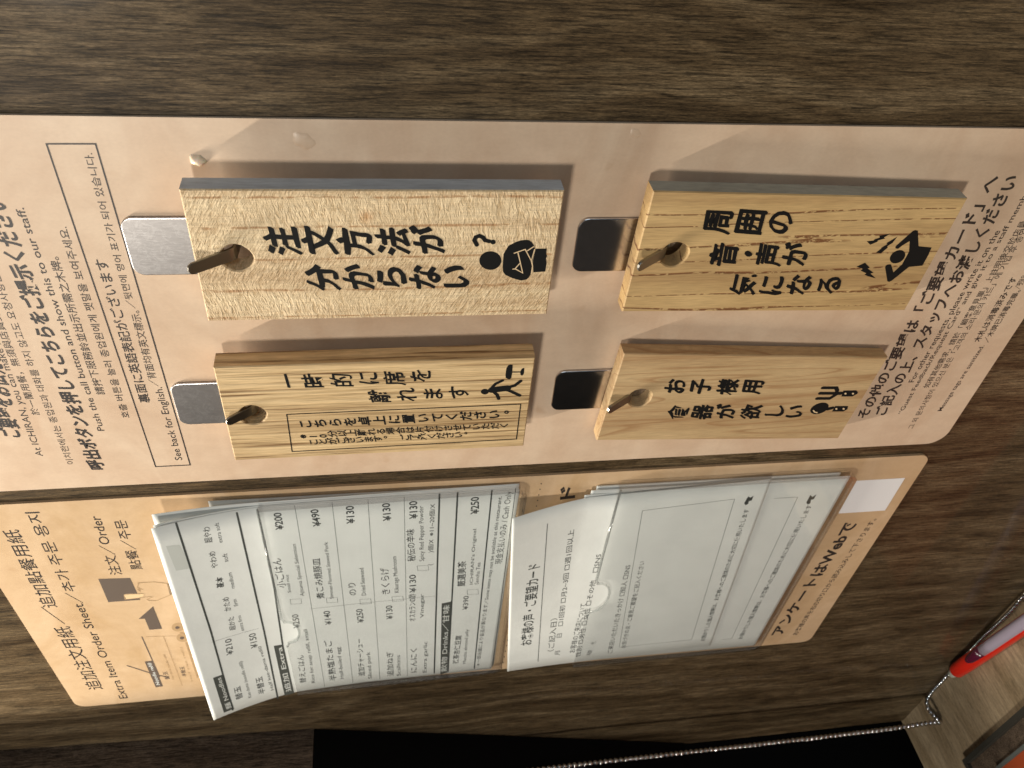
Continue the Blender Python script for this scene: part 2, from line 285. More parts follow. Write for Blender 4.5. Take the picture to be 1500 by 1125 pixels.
# ---------------------------------------------------------------- print laid out in millimetres on each surface
PRINT=[('text', 'sheet', 'ご要望をお伝えいただけます', (-165.13, 13.01),
(-155.83, -47.8), 5.58, 0.02, 1, 'ink'),
('text', 'sheet', 'At ICHIRAN, you can make requests', (-159.55, 22.87),
(-155.75, -40.83), 2.29, 0.0, 0, 'ink'),
('text', 'sheet', '於一蘭用餐，無須與店員對話', (-154.79, 3.37),
(-153.14, -42.23), 2.43, 0.0, 0, 'ink'),
('text', 'sheet', '이치란에서는 종업원과 대화를 하지 않고도 요청사항을', (-151.02, 27.74),
(-148.83, -52.08), 2.38, 0.0, 0, 'ink'),
('text', 'sheet', '呼出ボタンを押してこちらをご提示ください', (-143.36, 31.22),
(-141.42, -76.56), 4.99, 0.022, 1, 'ink'),
('text', 'sheet', 'Push the call button and show this to our staff.', (-137.39, 11.88),
(-136.08, -72.93), 2.2, 0.004, 0, 'ink'),
('text', 'sheet', '請按下服務鈴並出示所需之木牌。', (-133.23, -4.69),
(-132.25, -57.5), 2.61, 0.004, 0, 'ink'),
('text', 'sheet', '호출 버튼을 눌러 종업원에게 팻말을 보여주세요.', (-128.2, 6.25),
(-127.31, -67.07), 2.43, 0.003, 0, 'ink'),
('text', 'sheet', '裏面に英語表記がございます', (-120.84, -0.32),
(-120.43, -56.42), 3.24, 0.012, 0, 'ink'),
('text', 'sheet', 'See back for English.', (-116.01, 28.27),
(-115.64, -7.12), 2.46, 0.003, 0, 'ink'),
('text', 'sheet', '／背面均有英文標示。', (-116.6, -7.47),
(-115.62, -38.23), 2.54, 0.002, 0, 'ink'),
('text', 'sheet', '／뒷면에 영어 표기가 되어 있습니다.', (-116.19, -39.01),
(-115.23, -88.56), 2.16, 0.002, 0, 'ink'),
('line', 'sheet', [(-124.24, -90.93),
(-112.83, -91.04),
(-112.73, 31.07),
(-124.28, 31.09)], 0.42, 'ink', True),
('text', 'sheet', 'その他のご要望は「ご要望カード」へ', (139.73, 22.47),
(140.37, -82.98), 4.93, 0.02, 1, 'ink'),
('text', 'sheet', 'ご記入の上、スタッフへお渡しください', (146.82, 21.35),
(146.83, -83.0), 4.96, 0.02, 1, 'ink'),
('text', 'sheet', 'For other requests, please write it on the', (152.33, 3.87),
(152.17, -63.46), 2.39, 0.006, 0, 'ink'),
('text', 'sheet', '“Guest Feedback/Request Card” and give it to a staff member.', (155.48, 21.1),
(154.46, -80.69), 2.38, 0.006, 0, 'ink'),
('text', 'sheet', '如有其他需求，請於「顧客意見單」上註明後交於店員', (160.11, 7.14),
(159.59, -67.24), 2.54, 0.006, 0, 'ink'),
('text', 'sheet', '그 외 문의사항이 있으신 분은「고객의 소리·문의 카드」에 기입 후 종업원에게', (164.07, 30.28),
(161.6, -72.98), 2.45, 0.004, 0, 'ink'),
('text', 'sheet', '木札は消毒済みです', (169.65, -15.61),
(168.83, -44.77), 2.72, 0.015, 0, 'ink'),
('text', 'sheet', 'Message tags are sanitized.', (172.36, 20.55),
(173.09, -13.82), 1.92, 0.006, 0, 'ink'),
('text', 'sheet', '／木牌已消毒完畢。', (173.51, -15.13),
(173.31, -39.16), 2.48, 0.01, 0, 'ink'),
('text', 'sheet', '／팻말은 소독되었습니다.', (172.61, -39.47),
(172.59, -56.93), 2.62, 0.006, 0, 'ink'),
('char', 'T1', '注', (23.43, 15.42), 9.2, 9.4, 0.013, 1),
('char', 'T1', '文', (32.85, 15.28), 9.2, 9.4, 0.013, 1),
('char', 'T1', '方', (42.35, 15.79), 9.2, 9.4, 0.013, 1),
('char', 'T1', '法', (52.58, 15.64), 9.2, 9.4, 0.013, 1),
('char', 'T1', 'が', (62.02, 15.49), 9.2, 9.4, 0.013, 1),
('char', 'T1', '分', (32.81, 27.67), 9.2, 9.4, 0.013, 1),
('char', 'T1', 'か', (42.53, 27.59), 9.2, 9.4, 0.013, 1),
('char', 'T1', 'ら', (51.81, 27.75), 9.2, 9.4, 0.013, 1),
('char', 'T1', 'な', (61.21, 27.9), 9.2, 9.4, 0.013, 1),
('char', 'T1', 'い', (69.95, 28.04), 9.2, 9.4, 0.013, 1),
('line', 'T1', [(75.52, 17.05),
(74.77, 15.57),
(75.12, 14.53),
(76.07, 14.13),
(77.16, 14.65),
(77.75, 15.59),
(78.93, 15.92)], 1.25, 'ink', False),
('poly', 'T1', [(80.76, 16.18),
(80.74, 16.43),
(80.65, 16.65),
(80.5, 16.83),
(80.3, 16.94),
(80.07, 16.98),
(79.83, 16.94),
(79.62, 16.82),
(79.44, 16.64),
(79.32, 16.42),
(79.26, 16.17),
(79.28, 15.93),
(79.38, 15.7),
(79.53, 15.53),
(79.73, 15.42),
(79.96, 15.38),
(80.19, 15.42),
(80.41, 15.54),
(80.59, 15.71),
(80.71, 15.94)], 'ink', 0),
('poly', 'T1', [(82.85, 22.44),
(82.82, 23.15),
(82.63, 23.83),
(82.3, 24.44),
(81.83, 24.94),
(81.25, 25.32),
(80.59, 25.55),
(79.88, 25.62),
(79.17, 25.53),
(78.48, 25.28),
(77.85, 24.89),
(77.32, 24.37),
(76.91, 23.75),
(76.63, 23.08),
(76.51, 22.37),
(76.55, 21.66),
(76.75, 21.0),
(77.09, 20.4),
(77.55, 19.91),
(78.13, 19.54),
(78.77, 19.32),
(79.47, 19.25),
(80.17, 19.33),
(80.85, 19.57),
(81.47, 19.95),
(82.01, 20.46),
(82.43, 21.06),
(82.71, 21.73)], 'ink', 0),
('poly', 'T1', [(83.28, 20.21),
(83.81, 18.93),
(84.42, 17.48),
(86.38, 16.23),
(87.78, 15.73),
(89.02, 15.53),
(90.03, 15.62),
(90.9, 16.22),
(91.65, 17.29),
(92.17, 18.79),
(91.74, 22.71),
(92.02, 24.48),
(91.83, 27.17),
(91.39, 28.41),
(90.71, 29.2),
(89.24, 29.58),
(86.54, 28.67),
(84.4, 27.5),
(83.6, 26.37),
(83.39, 24.81),
(83.31, 23.04)], 'ink', 0),
('poly', 'T1', [(92.27, 18.53),
(95.49, 18.5),
(95.52, 20.34),
(95.91, 21.0),
(95.64, 21.87),
(96.02, 23.64),
(95.97, 26.44),
(92.49, 26.68),
(91.89, 22.71)], 'ink', 0),
('line', 'T1', [(86.17, 19.98),
(89.32, 18.66),
(91.46, 22.59),
(92.05, 18.58)], 0.32, 'bare', False),
('line', 'T1', [(91.69, 17.72),
(89.92, 19.2)], 0.32, 'bare', False),
('line', 'T1', [(87.33, 19.71),
(89.36, 26.79),
(86.99, 25.3),
(88.21, 23.43)], 0.32, 'bare', False),
('line', 'T1', [(86.26, 25.4),
(87.0, 25.35)], 0.32, 'bare', False),
('line', 'T1', [(91.46, 22.59),
(92.02, 24.48),
(91.92, 27.17)], 0.32, 'bare', False),
('char', 'T2', '一', (20.92, 6.56), 6.3, 7.4, 0.01, 1),
('char', 'T2', '時', (28.71, 6.96), 6.3, 7.4, 0.01, 1),
('char', 'T2', '的', (37.23, 7.11), 6.3, 7.4, 0.01, 1),
('char', 'T2', 'に', (45.45, 6.64), 6.3, 7.4, 0.01, 1),
('char', 'T2', '席', (53.51, 7.05), 6.3, 7.4, 0.01, 1),
('char', 'T2', 'を', (61.87, 6.28), 6.3, 7.4, 0.01, 1),
('char', 'T2', '離', (48.79, 14.65), 6.3, 7.4, 0.01, 1),
('char', 'T2', 'れ', (57.28, 14.51), 6.3, 7.4, 0.01, 1),
('char', 'T2', 'ま', (65.85, 14.67), 6.3, 7.4, 0.01, 1),
('char', 'T2', 'す', (74.28, 14.52), 6.3, 7.4, 0.01, 1),
('line', 'T2', [(19.12, 21.3),
(95.33, 21.12),
(95.34, 38.41),
(18.97, 39.25)], 0.38, 'ink', True),
('char', 'T2', 'こ', (24.44, 26.1), 4.5, 4.5, 0.02, 1),
('char', 'T2', 'ち', (29.22, 26.06), 4.5, 4.5, 0.02, 1),
('char', 'T2', 'ら', (34.0, 26.01), 4.5, 4.5, 0.02, 1),
('char', 'T2', 'を', (38.77, 25.96), 4.5, 4.5, 0.02, 1),
('char', 'T2', '卓', (43.55, 25.92), 4.5, 4.5, 0.02, 1),
('char', 'T2', '上', (48.33, 25.88), 4.5, 4.5, 0.02, 1),
('char', 'T2', 'に', (53.11, 25.83), 4.5, 4.5, 0.02, 1),
('char', 'T2', '置', (57.89, 25.78), 4.5, 4.5, 0.02, 1),
('char', 'T2', 'い', (62.66, 25.74), 4.5, 4.5, 0.02, 1),
('char', 'T2', 'て', (67.44, 25.7), 4.5, 4.5, 0.02, 1),
('char', 'T2', 'く', (72.22, 25.65), 4.5, 4.5, 0.02, 1),
('char', 'T2', 'だ', (77.0, 25.6), 4.5, 4.5, 0.02, 1),
('char', 'T2', 'さ', (81.77, 25.56), 4.5, 4.5, 0.02, 1),
('char', 'T2', 'い', (86.55, 25.52), 4.5, 4.5, 0.02, 1),
('char', 'T2', '。', (89.3, 23.22), 4.5, 4.5, 0.02, 1),
('char', 'T2', '※', (23.07, 31.42), 3.4, 3.3, 0.012, 1),
('char', 'T2', '1', (26.27, 31.41), 3.4, 3.3, 0.012, 1),
('char', 'T2', '0', (29.48, 31.39), 3.4, 3.3, 0.012, 1),
('char', 'T2', '分', (32.68, 31.38), 3.4, 3.3, 0.012, 1),
('char', 'T2', '以', (35.88, 31.36), 3.4, 3.3, 0.012, 1),
('char', 'T2', '上', (39.09, 31.35), 3.4, 3.3, 0.012, 1),
('char', 'T2', '離', (42.29, 31.33), 3.4, 3.3, 0.012, 1),
('char', 'T2', 'れ', (45.49, 31.32), 3.4, 3.3, 0.012, 1),
('char', 'T2', 'る', (48.7, 31.31), 3.4, 3.3, 0.012, 1),
('char', 'T2', '場', (51.9, 31.29), 3.4, 3.3, 0.012, 1),
('char', 'T2', '合', (55.1, 31.28), 3.4, 3.3, 0.012, 1),
('char', 'T2', 'は', (58.31, 31.26), 3.4, 3.3, 0.012, 1),
('char', 'T2', '片', (61.51, 31.25), 3.4, 3.3, 0.012, 1),
('char', 'T2', '付', (64.71, 31.23), 3.4, 3.3, 0.012, 1),
('char', 'T2', 'け', (67.92, 31.22), 3.4, 3.3, 0.012, 1),
('char', 'T2', 'さ', (71.12, 31.21), 3.4, 3.3, 0.012, 1),
('char', 'T2', 'せ', (74.32, 31.19), 3.4, 3.3, 0.012, 1),
('char', 'T2', 'て', (77.53, 31.18), 3.4, 3.3, 0.012, 1),
('char', 'T2', 'い', (80.73, 31.16), 3.4, 3.3, 0.012, 1),
('char', 'T2', 'た', (83.93, 31.15), 3.4, 3.3, 0.012, 1),
('char', 'T2', 'だ', (87.14, 31.13), 3.4, 3.3, 0.012, 1),
('char', 'T2', 'く', (90.34, 31.12), 3.4, 3.3, 0.012, 1),
('char', 'T2', 'こ', (26.28, 35.01), 3.4, 3.3, 0.012, 1),
('char', 'T2', 'と', (29.31, 34.99), 3.4, 3.3, 0.012, 1),
('char', 'T2', 'が', (32.34, 34.98), 3.4, 3.3, 0.012, 1),
('char', 'T2', 'ご', (35.37, 34.96), 3.4, 3.3, 0.012, 1),
('char', 'T2', 'ざ', (38.4, 34.94), 3.4, 3.3, 0.012, 1),
('char', 'T2', 'い', (41.43, 34.93), 3.4, 3.3, 0.012, 1),
('char', 'T2', 'ま', (44.46, 34.91), 3.4, 3.3, 0.012, 1),
('char', 'T2', 'す', (47.49, 34.89), 3.4, 3.3, 0.012, 1),
('char', 'T2', '。', (49.04, 33.18), 3.4, 3.3, 0.012, 1),
('char', 'T2', 'ご', (56.59, 34.85), 3.4, 3.3, 0.012, 1),
('char', 'T2', '了', (59.62, 34.83), 3.4, 3.3, 0.012, 1),
('char', 'T2', '承', (62.65, 34.81), 3.4, 3.3, 0.012, 1),
('char', 'T2', 'く', (65.68, 34.8), 3.4, 3.3, 0.012, 1),
('char', 'T2', 'だ', (68.71, 34.78), 3.4, 3.3, 0.012, 1),
('char', 'T2', 'さ', (71.74, 34.76), 3.4, 3.3, 0.012, 1),
('char', 'T2', 'い', (74.77, 34.75), 3.4, 3.3, 0.012, 1),
('char', 'T2', '。', (76.32, 33.03), 3.4, 3.3, 0.012, 1),
('poly', 'T2', [(84.16, 14.65),
(84.12, 15.04),
(83.95, 15.4),
(83.67, 15.67),
(83.31, 15.83),
(82.91, 15.87),
(82.49, 15.79),
(82.11, 15.58),
(81.8, 15.28),
(81.59, 14.9),
(81.51, 14.5),
(81.55, 14.11),
(81.72, 13.76),
(82.0, 13.49),
(82.35, 13.32),
(82.76, 13.28),
(83.17, 13.37),
(83.55, 13.57),
(83.86, 13.87),
(84.07, 14.24)], 'ink', 0),
('line', 'T2', [(85.02, 12.83),
(86.19, 11.14),
(88.34, 9.82)], 1.105, 'ink', False),
('line', 'T2', [(85.09, 13.97),
(87.26, 13.67),
(90.25, 13.37)], 2.6, 'ink', False),
('line', 'T2', [(90.08, 13.1),
(92.58, 12.3),
(94.37, 10.33)], 1.2349999999999999, 'ink', False),
('line', 'T2', [(89.38, 13.78),
(91.58, 14.95),
(94.65, 17.01)], 1.1700000000000002, 'ink', False),
('line', 'T2', [(85.34, 14.29),
(86.97, 16.16),
(87.67, 18.11)], 1.1700000000000002, 'ink', False),
('poly', 'T2', [(89.69, 3.18),
(90.33, 2.87),
(91.16, 3.05),
(91.26, 6.13),
(91.17, 8.74),
(90.56, 9.52),
(89.29, 8.65),
(89.13, 7.43),
(89.2, 4.44)], 'ink', 0),
('line', 'T2', [(91.26, 6.17),
(94.02, 6.3)], 0.45, 'ink', False),
('poly', 'T2', [(95.05, 4.52),
(95.16, 6.52),
(95.02, 7.52),
(94.62, 8.0),
(94.05, 7.47),
(93.85, 6.05),
(94.33, 4.78)], 'ink', 0),
('char', 'T3', '周', (21.6, 9.26), 8.6, 9.2, 0.01, 1),
('char', 'T3', '囲', (31.68, 9.3), 8.6, 9.2, 0.01, 1),
('char', 'T3', 'の', (40.99, 9.36), 8.6, 9.2, 0.01, 1),
('char', 'T3', '音', (27.05, 20.77), 8.6, 9.2, 0.01, 1),
('char', 'T3', '・', (34.61, 20.44), 8.6, 9.2, 0.01, 1),
('char', 'T3', '声', (41.68, 20.62), 8.6, 9.2, 0.01, 1),
('char', 'T3', 'が', (50.22, 20.53), 8.6, 9.2, 0.01, 1),
('char', 'T3', '気', (37.04, 31.86), 8.6, 9.2, 0.01, 1),
('char', 'T3', 'に', (46.51, 32.1), 8.6, 9.2, 0.01, 1),
('char', 'T3', 'な', (55.85, 31.82), 8.6, 9.2, 0.01, 1),
('char', 'T3', 'る', (66.02, 31.79), 8.6, 9.2, 0.01, 1),
('poly', 'T3', [(71.9, 15.4),
(74.06, 15.09),
(74.17, 14.63),
(75.61, 14.04),
(75.18, 13.36),
(78.56, 12.55),
(77.0, 14.02),
(77.59, 14.35),
(75.45, 15.07),
(75.55, 15.53),
(73.58, 16.64)], 'ink', 0),
('poly', 'T3', [(76.86, 19.43),
(77.98, 17.94),
(77.78, 17.75),
(79.26, 16.29),
(78.78, 15.95),
(81.41, 13.54),
(80.88, 15.57),
(80.88, 15.8),
(79.65, 17.1),
(80.01, 17.63),
(78.69, 19.7)], 'ink', 0),
('poly', 'T3', [(72.56, 24.77),
(74.85, 23.26),
(77.34, 25.1),
(76.73, 25.47),
(79.56, 27.05),
(78.62, 27.42),
(81.37, 29.27),
(78.07, 28.41),
(76.68, 27.8),
(77.12, 27.31),
(74.67, 26.29),
(75.14, 25.6)], 'ink', 0),
('poly', 'T3', [(86.66, 19.26),
(87.19, 19.9),
(87.51, 20.66),
(87.59, 21.44),
(87.41, 22.18),
(87.0, 22.8),
(86.39, 23.23),
(85.64, 23.44),
(84.83, 23.41),
(84.04, 23.13),
(83.34, 22.63),
(82.82, 21.98),
(82.51, 21.22),
(82.44, 20.44),
(82.63, 19.71),
(83.04, 19.1),
(83.65, 18.68),
(84.39, 18.47),
(85.19, 18.5),
(85.97, 18.77)], 'ink', 0),
('poly', 'T3', [(85.6, 11.49),
(86.2, 11.18),
(87.26, 11.35),
(90.34, 16.97),
(95.1, 17.38),
(95.41, 20.12),
(95.39, 24.24),
(90.91, 24.76),
(87.42, 30.12),
(86.76, 30.63),
(85.96, 30.38),
(82.65, 25.07),
(82.46, 24.34),
(82.88, 23.9),
(83.94, 23.79),
(84.53, 24.32),
(86.43, 26.89),
(87.97, 23.81),
(88.04, 19.0),
(86.34, 15.15),
(84.69, 16.69),
(83.79, 17.99),
(82.86, 17.88),
(82.47, 17.3),
(82.57, 16.83)], 'ink', 0),
('char', 'T4', 'お', (22.37, 14.83), 7.6, 8.4, 0.011, 1),
('char', 'T4', '子', (31.75, 14.76), 7.6, 8.4, 0.011, 1),
('char', 'T4', '様', (42.09, 14.84), 7.6, 8.4, 0.011, 1),
('char', 'T4', '用', (51.41, 14.6), 7.6, 8.4, 0.011, 1),
('char', 'T4', '食', (27.25, 27.72), 7.6, 8.4, 0.011, 1),
('char', 'T4', '器', (36.4, 27.55), 7.6, 8.4, 0.011, 1),
('char', 'T4', 'が', (45.66, 27.38), 7.6, 8.4, 0.011, 1),
('char', 'T4', '欲', (55.65, 27.38), 7.6, 8.4, 0.011, 1),
('char', 'T4', 'し', (64.94, 27.39), 7.6, 8.4, 0.011, 1),
('char', 'T4', 'い', (73.24, 27.39), 7.6, 8.4, 0.011, 1),
('line', 'T4', [(79.22, 15.05),
(84.79, 15.01)], 1.4249999999999998, 'ink', False),
('line', 'T4', [(79.35, 17.81),
(85.71, 17.82)], 1.4249999999999998, 'ink', False),
('line', 'T4', [(79.34, 20.49),
(84.49, 20.43)], 1.4249999999999998, 'ink', False),
('line', 'T4', [(84.61, 15.01),
(85.7, 16.39),
(85.93, 18.71),
(84.49, 20.43)], 1.5, 'ink', False),
('line', 'T4', [(86.09, 17.84),
(87.91, 17.76)], 1.6500000000000001, 'ink', False),
('line', 'T4', [(86.24, 25.95),
(87.78, 25.39)], 1.6500000000000001, 'ink', False),
('poly', 'T4', [(88.19, 16.37),
(93.31, 16.22),
(94.45, 17.03),
(94.71, 17.96),
(93.33, 19.37),
(88.78, 19.44)], 'ink', 0),
('poly', 'T4', [(85.58, 23.9),
(85.94, 24.55),
(86.11, 25.27),
(86.07, 26.01),
(85.84, 26.73),
(85.41, 27.39),
(84.82, 27.95),
(84.11, 28.38),
(83.3, 28.64),
(82.46, 28.73),
(81.63, 28.64),
(80.86, 28.37),
(80.19, 27.94),
(79.67, 27.39),
(79.32, 26.73),
(79.17, 26.01),
(79.21, 25.27),
(79.46, 24.55),
(79.88, 23.9),
(80.47, 23.35),
(81.18, 22.93),
(81.97, 22.67),
(82.8, 22.58),
(83.62, 22.67),
(84.39, 22.93),
(85.05, 23.35)], 'ink', 0),
('poly', 'T4', [(88.54, 24.38),
(93.91, 24.37),
(94.43, 26.07),
(93.29, 27.28),
(88.54, 27.28)], 'ink', 0),
('poly', 'T4', [(90.17, 17.87),
(90.19, 18.2),
(89.94, 18.34),
(89.56, 18.2),
(89.28, 17.87),
(89.26, 17.54),
(89.51, 17.41),
(89.88, 17.54)], 'bare', 3),
('poly', 'T4', [(93.24, 17.85),
(93.27, 18.18),
(93.01, 18.32),
(92.63, 18.18),
(92.34, 17.86),
(92.32, 17.53),
(92.57, 17.39),
(92.95, 17.52)], 'bare', 3),
('poly', 'T4', [(90.13, 25.83),
(90.15, 26.17),
(89.9, 26.31),
(89.51, 26.17),
(89.22, 25.83),
(89.2, 25.48),
(89.45, 25.34),
(89.84, 25.48)], 'bare', 3),
('poly', 'T4', [(93.16, 25.82),
(93.18, 26.17),
(92.93, 26.31),
(92.54, 26.17),
(92.25, 25.82),
(92.22, 25.48),
(92.47, 25.34),
(92.86, 25.48)], 'bare', 3),
('line', 'T4', [(80.42, 26.55),
(81.4, 27.52),
(82.78, 27.88)], 0.5, 'bare', False),
('text', 'card', '追加注文用紙', (-183.36, 186.73),
(-182.65, 129.8), 6.51, 0.004, 0, 'ink'),
('text', 'card', '／', (-183.74, 127.97),
(-182.79, 113.62), 6.06, 0.0, 0, 'ink'),
('text', 'card', '追加點餐用紙', (-182.58, 114.69),
(-180.97, 61.71), 5.65, 0.004, 0, 'ink'),
('text', 'card', 'Extra Item Order Sheet／추가 주문 용지', (-173.85, 197.82),
(-170.69, 52.17), 4.8, 0.003, 0, 'ink'),
('text', 'card', '注文／Order', (-152.26, 94.65),
(-150.91, 56.53), 4.52, 0.004, 0, 'ink'),
('text', 'card', '點餐／주문', (-143.93, 91.84),
(-142.97, 59.8), 4.34, 0.004, 0, 'ink'),
('poly', 'card', [(-159.65, 96.62),
(-147.84, 97.41),
(-147.61, 113.66),
(-160.09, 113.73)], 'grey', 0),
('line', 'card', [(-146.0, 101.24),
(-139.52, 101.39),
(-134.72, 103.17),
(-134.92, 111.34),
(-141.44, 115.09),
(-144.47, 114.66),
(-144.97, 113.66),
(-142.5, 112.14)], 0.35, 'tan', False),
('line', 'card', [(-145.65, 101.73),
(-146.68, 104.27),
(-145.25, 106.27),
(-146.98, 105.58),
(-146.27, 107.67)], 0.3, 'tan', False),
('poly', 'card', [(-152.88, 108.86),
(-151.41, 108.61),
(-144.94, 109.13),
(-145.86, 111.21),
(-147.94, 112.03),
(-152.8, 112.56)], 'cardtan', 3),
('line', 'card', [(-145.2, 109.28),
(-151.02, 108.94),
(-152.98, 109.31),
(-153.26, 112.49),
(-151.82, 112.42),
(-142.63, 111.66)], 0.3, 'tan', False),
('poly', 'card', [(-135.0, 103.4),
(-134.03, 103.26),
(-134.19, 111.25),
(-135.43, 111.45)], 'grey', 0),
('poly', 'card', [(-151.56, 128.24),
(-143.77, 119.3),
(-143.89, 137.58),
(-149.16, 137.67),
(-149.05, 128.42)], 'grey', 0),
('poly', 'card', [(-157.01, 164.49),
(-153.54, 164.2),
(-154.08, 189.24),
(-157.44, 189.57)], 'grey', 0),
('line', 'card', [(-164.99, 166.92),
(-157.19, 175.09),
(-150.1, 181.2)], 0.8, 'grey', False),
('line', 'card', [(-153.41, 142.68),
(-153.64, 179.93)], 0.5, 'grey', False),
('line', 'card', [(-151.81, 142.94),
(-137.4, 144.55)], 0.2, 'tan', False),
('line', 'card', [(-144.67, 143.89),
(-145.07, 168.01),
(-145.51, 190.06)], 0.2, 'tan', False),
('poly', 'card', [(-134.73, 137.69),
(-135.07, 138.78),
(-135.62, 139.73),
(-136.34, 140.44),
(-137.15, 140.84),
(-137.98, 140.89),
(-138.74, 140.59),
(-139.35, 139.96),
(-139.76, 139.07),
(-139.92, 138.01),
(-139.83, 136.89),
(-139.48, 135.81),
(-138.93, 134.87),
(-138.22, 134.17),
(-137.41, 133.78),
(-136.6, 133.73),
(-135.85, 134.02),
(-135.24, 134.63),
(-134.82, 135.51),
(-134.65, 136.56)], 'tan', 0),
('poly', 'card', [(-134.35, 146.63),
(-134.69, 147.76),
(-135.25, 148.74),
(-135.98, 149.47),
(-136.81, 149.89),
(-137.65, 149.94),
(-138.42, 149.62),
(-139.05, 148.97),
(-139.46, 148.05),
(-139.63, 146.95),
(-139.54, 145.78),
(-139.19, 144.66),
(-138.62, 143.7),
(-137.9, 142.98),
(-137.08, 142.58),
(-136.25, 142.53),
(-135.49, 142.83),
(-134.87, 143.47),
(-134.45, 144.37),
(-134.27, 145.46)], 'tan', 0),
('line', 'card', [(-136.92, 142.0),
(-134.2, 146.65)], 1.2, 'tan', False),
('poly', 'card', [(-136.7, 137.69),
(-137.01, 138.36),
(-137.53, 138.73),
(-138.08, 138.64),
(-138.44, 138.14),
(-138.47, 137.41),
(-138.16, 136.73),
(-137.64, 136.37),
(-137.1, 136.46),
(-136.74, 136.96)], 'grey', 3),
('poly', 'card', [(-136.46, 146.6),
(-136.77, 147.3),
(-137.3, 147.68),
(-137.86, 147.59),
(-138.22, 147.07),
(-138.25, 146.31),
(-137.94, 145.61),
(-137.41, 145.24),
(-136.86, 145.33),
(-136.49, 145.85)], 'grey', 3),
('line', 'card', [(-136.48, 150.56),
(-137.41, 183.62)], 0.6, 'tan', False),
('text', 'card', '替玉', (-150.71, 182.9),
(-150.51, 175.16), 2.06, 0.004, 0, 'grey'),
('text', 'card', 'Kae-dama noodle refill', (-148.35, 183.35),
(-147.62, 159.63), 1.01, 0, 0, 'tan'),
('text', 'card', '半替玉', (-142.77, 181.39),
(-142.35, 171.97), 2.06, 0.004, 0, 'grey'),
('text', 'card', 'Half size refill', (-140.46, 186.71),
(-139.29, 154.44), 1.02, 0, 0, 'tan'),
('text', 'card', 'Noodle refill', (-155.89, 187.4),
(-155.28, 166.17), 1.74, 0, 0, 'white'),
('text', 'card', 'アンケートはWebで', (158.63, 191.75),
(163.01, 91.61), 7.19, 0.03, 0, 'ink'),
('text', 'card', 'お客様の声を右の切り口から読み込みして下さります。', (169.85, 193.56),
(173.37, 90.61), 3.06, 0.006, 0, 'ink'),
('text', 'card', '様の声・ご要望カード', (38.23, 182.47),
(26.23, 54.49), 6.31, 0.03, 0, 'ink'),
('poly', 'card', [(15.39, 52.08),
(15.29, 52.44),
(15.02, 52.41),
(14.84, 52.03),
(14.94, 51.68),
(15.22, 51.7)], 'ink', 0),
('poly', 'card', [(15.28, 55.54),
(15.18, 55.9),
(14.9, 55.88),
(14.73, 55.49),
(14.82, 55.13),
(15.1, 55.16)], 'ink', 0),
('poly', 'card', [(15.17, 59.05),
(15.07, 59.42),
(14.79, 59.39),
(14.61, 59.0),
(14.71, 58.63),
(14.99, 58.66)], 'ink', 0),
('poly', 'card', [(15.05, 62.61),
(14.95, 62.98),
(14.67, 62.96),
(14.49, 62.56),
(14.59, 62.19),
(14.87, 62.22)], 'ink', 0),
('poly', 'card', [(14.93, 66.23),
(14.83, 66.61),
(14.55, 66.58),
(14.37, 66.17),
(14.47, 65.8),
(14.75, 65.82)], 'ink', 0),
('poly', 'card', [(14.81, 69.9),
(14.71, 70.28),
(14.43, 70.25),
(14.24, 69.84),
(14.35, 69.46),
(14.63, 69.49)], 'ink', 0),
('poly', 'card', [(14.69, 73.63),
(14.59, 74.02),
(14.3, 73.99),
(14.12, 73.57),
(14.22, 73.18),
(14.51, 73.21)], 'ink', 0),
('poly', 'card', [(14.57, 77.41),
(14.47, 77.81),
(14.18, 77.78),
(13.99, 77.35),
(14.09, 76.96),
(14.38, 76.99)], 'ink', 0),
('poly', 'card', [(14.45, 81.25),
(14.34, 81.66),
(14.05, 81.63),
(13.86, 81.19),
(13.97, 80.79),
(14.26, 80.82)], 'ink', 0),
('poly', 'card', [(14.32, 85.16),
(14.21, 85.57),
(13.92, 85.53),
(13.73, 85.1),
(13.84, 84.69),
(14.13, 84.72)], 'ink', 0),
('poly', 'card', [(14.19, 89.12),
(14.08, 89.54),
(13.79, 89.5),
(13.6, 89.06),
(13.7, 88.65),
(14.0, 88.68)], 'ink', 0),
('poly', 'card', [(14.06, 93.15),
(13.95, 93.57),
(13.65, 93.54),
(13.46, 93.09),
(13.57, 92.67),
(13.87, 92.7)], 'ink', 0),
('poly', 'card', [(13.93, 97.25),
(13.82, 97.67),
(13.51, 97.64),
(13.32, 97.18),
(13.43, 96.75),
(13.73, 96.79)], 'ink', 0),
('poly', 'card', [(13.79, 101.4),
(13.68, 101.84),
(13.38, 101.8),
(13.18, 101.33),
(13.29, 100.9),
(13.6, 100.94)], 'ink', 0),
('poly', 'card', [(13.65, 105.63),
(13.54, 106.07),
(13.24, 106.03),
(13.04, 105.56),
(13.15, 105.12),
(13.46, 105.16)], 'ink', 0),
('poly', 'card', [(13.51, 109.93),
(13.4, 110.38),
(13.09, 110.34),
(12.9, 109.85),
(13.01, 109.41),
(13.32, 109.44)], 'ink', 0),
('poly', 'card', [(13.37, 114.3),
(13.26, 114.75),
(12.95, 114.71),
(12.75, 114.22),
(12.86, 113.76),
(13.17, 113.8)], 'ink', 0),
('poly', 'card', [(13.23, 118.74),
(13.11, 119.2),
(12.8, 119.16),
(12.6, 118.66),
(12.71, 118.2),
(13.03, 118.24)], 'ink', 0),
('poly', 'card', [(13.08, 123.25),
(12.97, 123.72),
(12.65, 123.68),
(12.45, 123.17),
(12.56, 122.7),
(12.88, 122.74)], 'ink', 0),
('poly', 'card', [(12.93, 127.84),
(12.82, 128.32),
(12.5, 128.28),
(12.29, 127.76),
(12.41, 127.28),
(12.73, 127.33)], 'ink', 0),
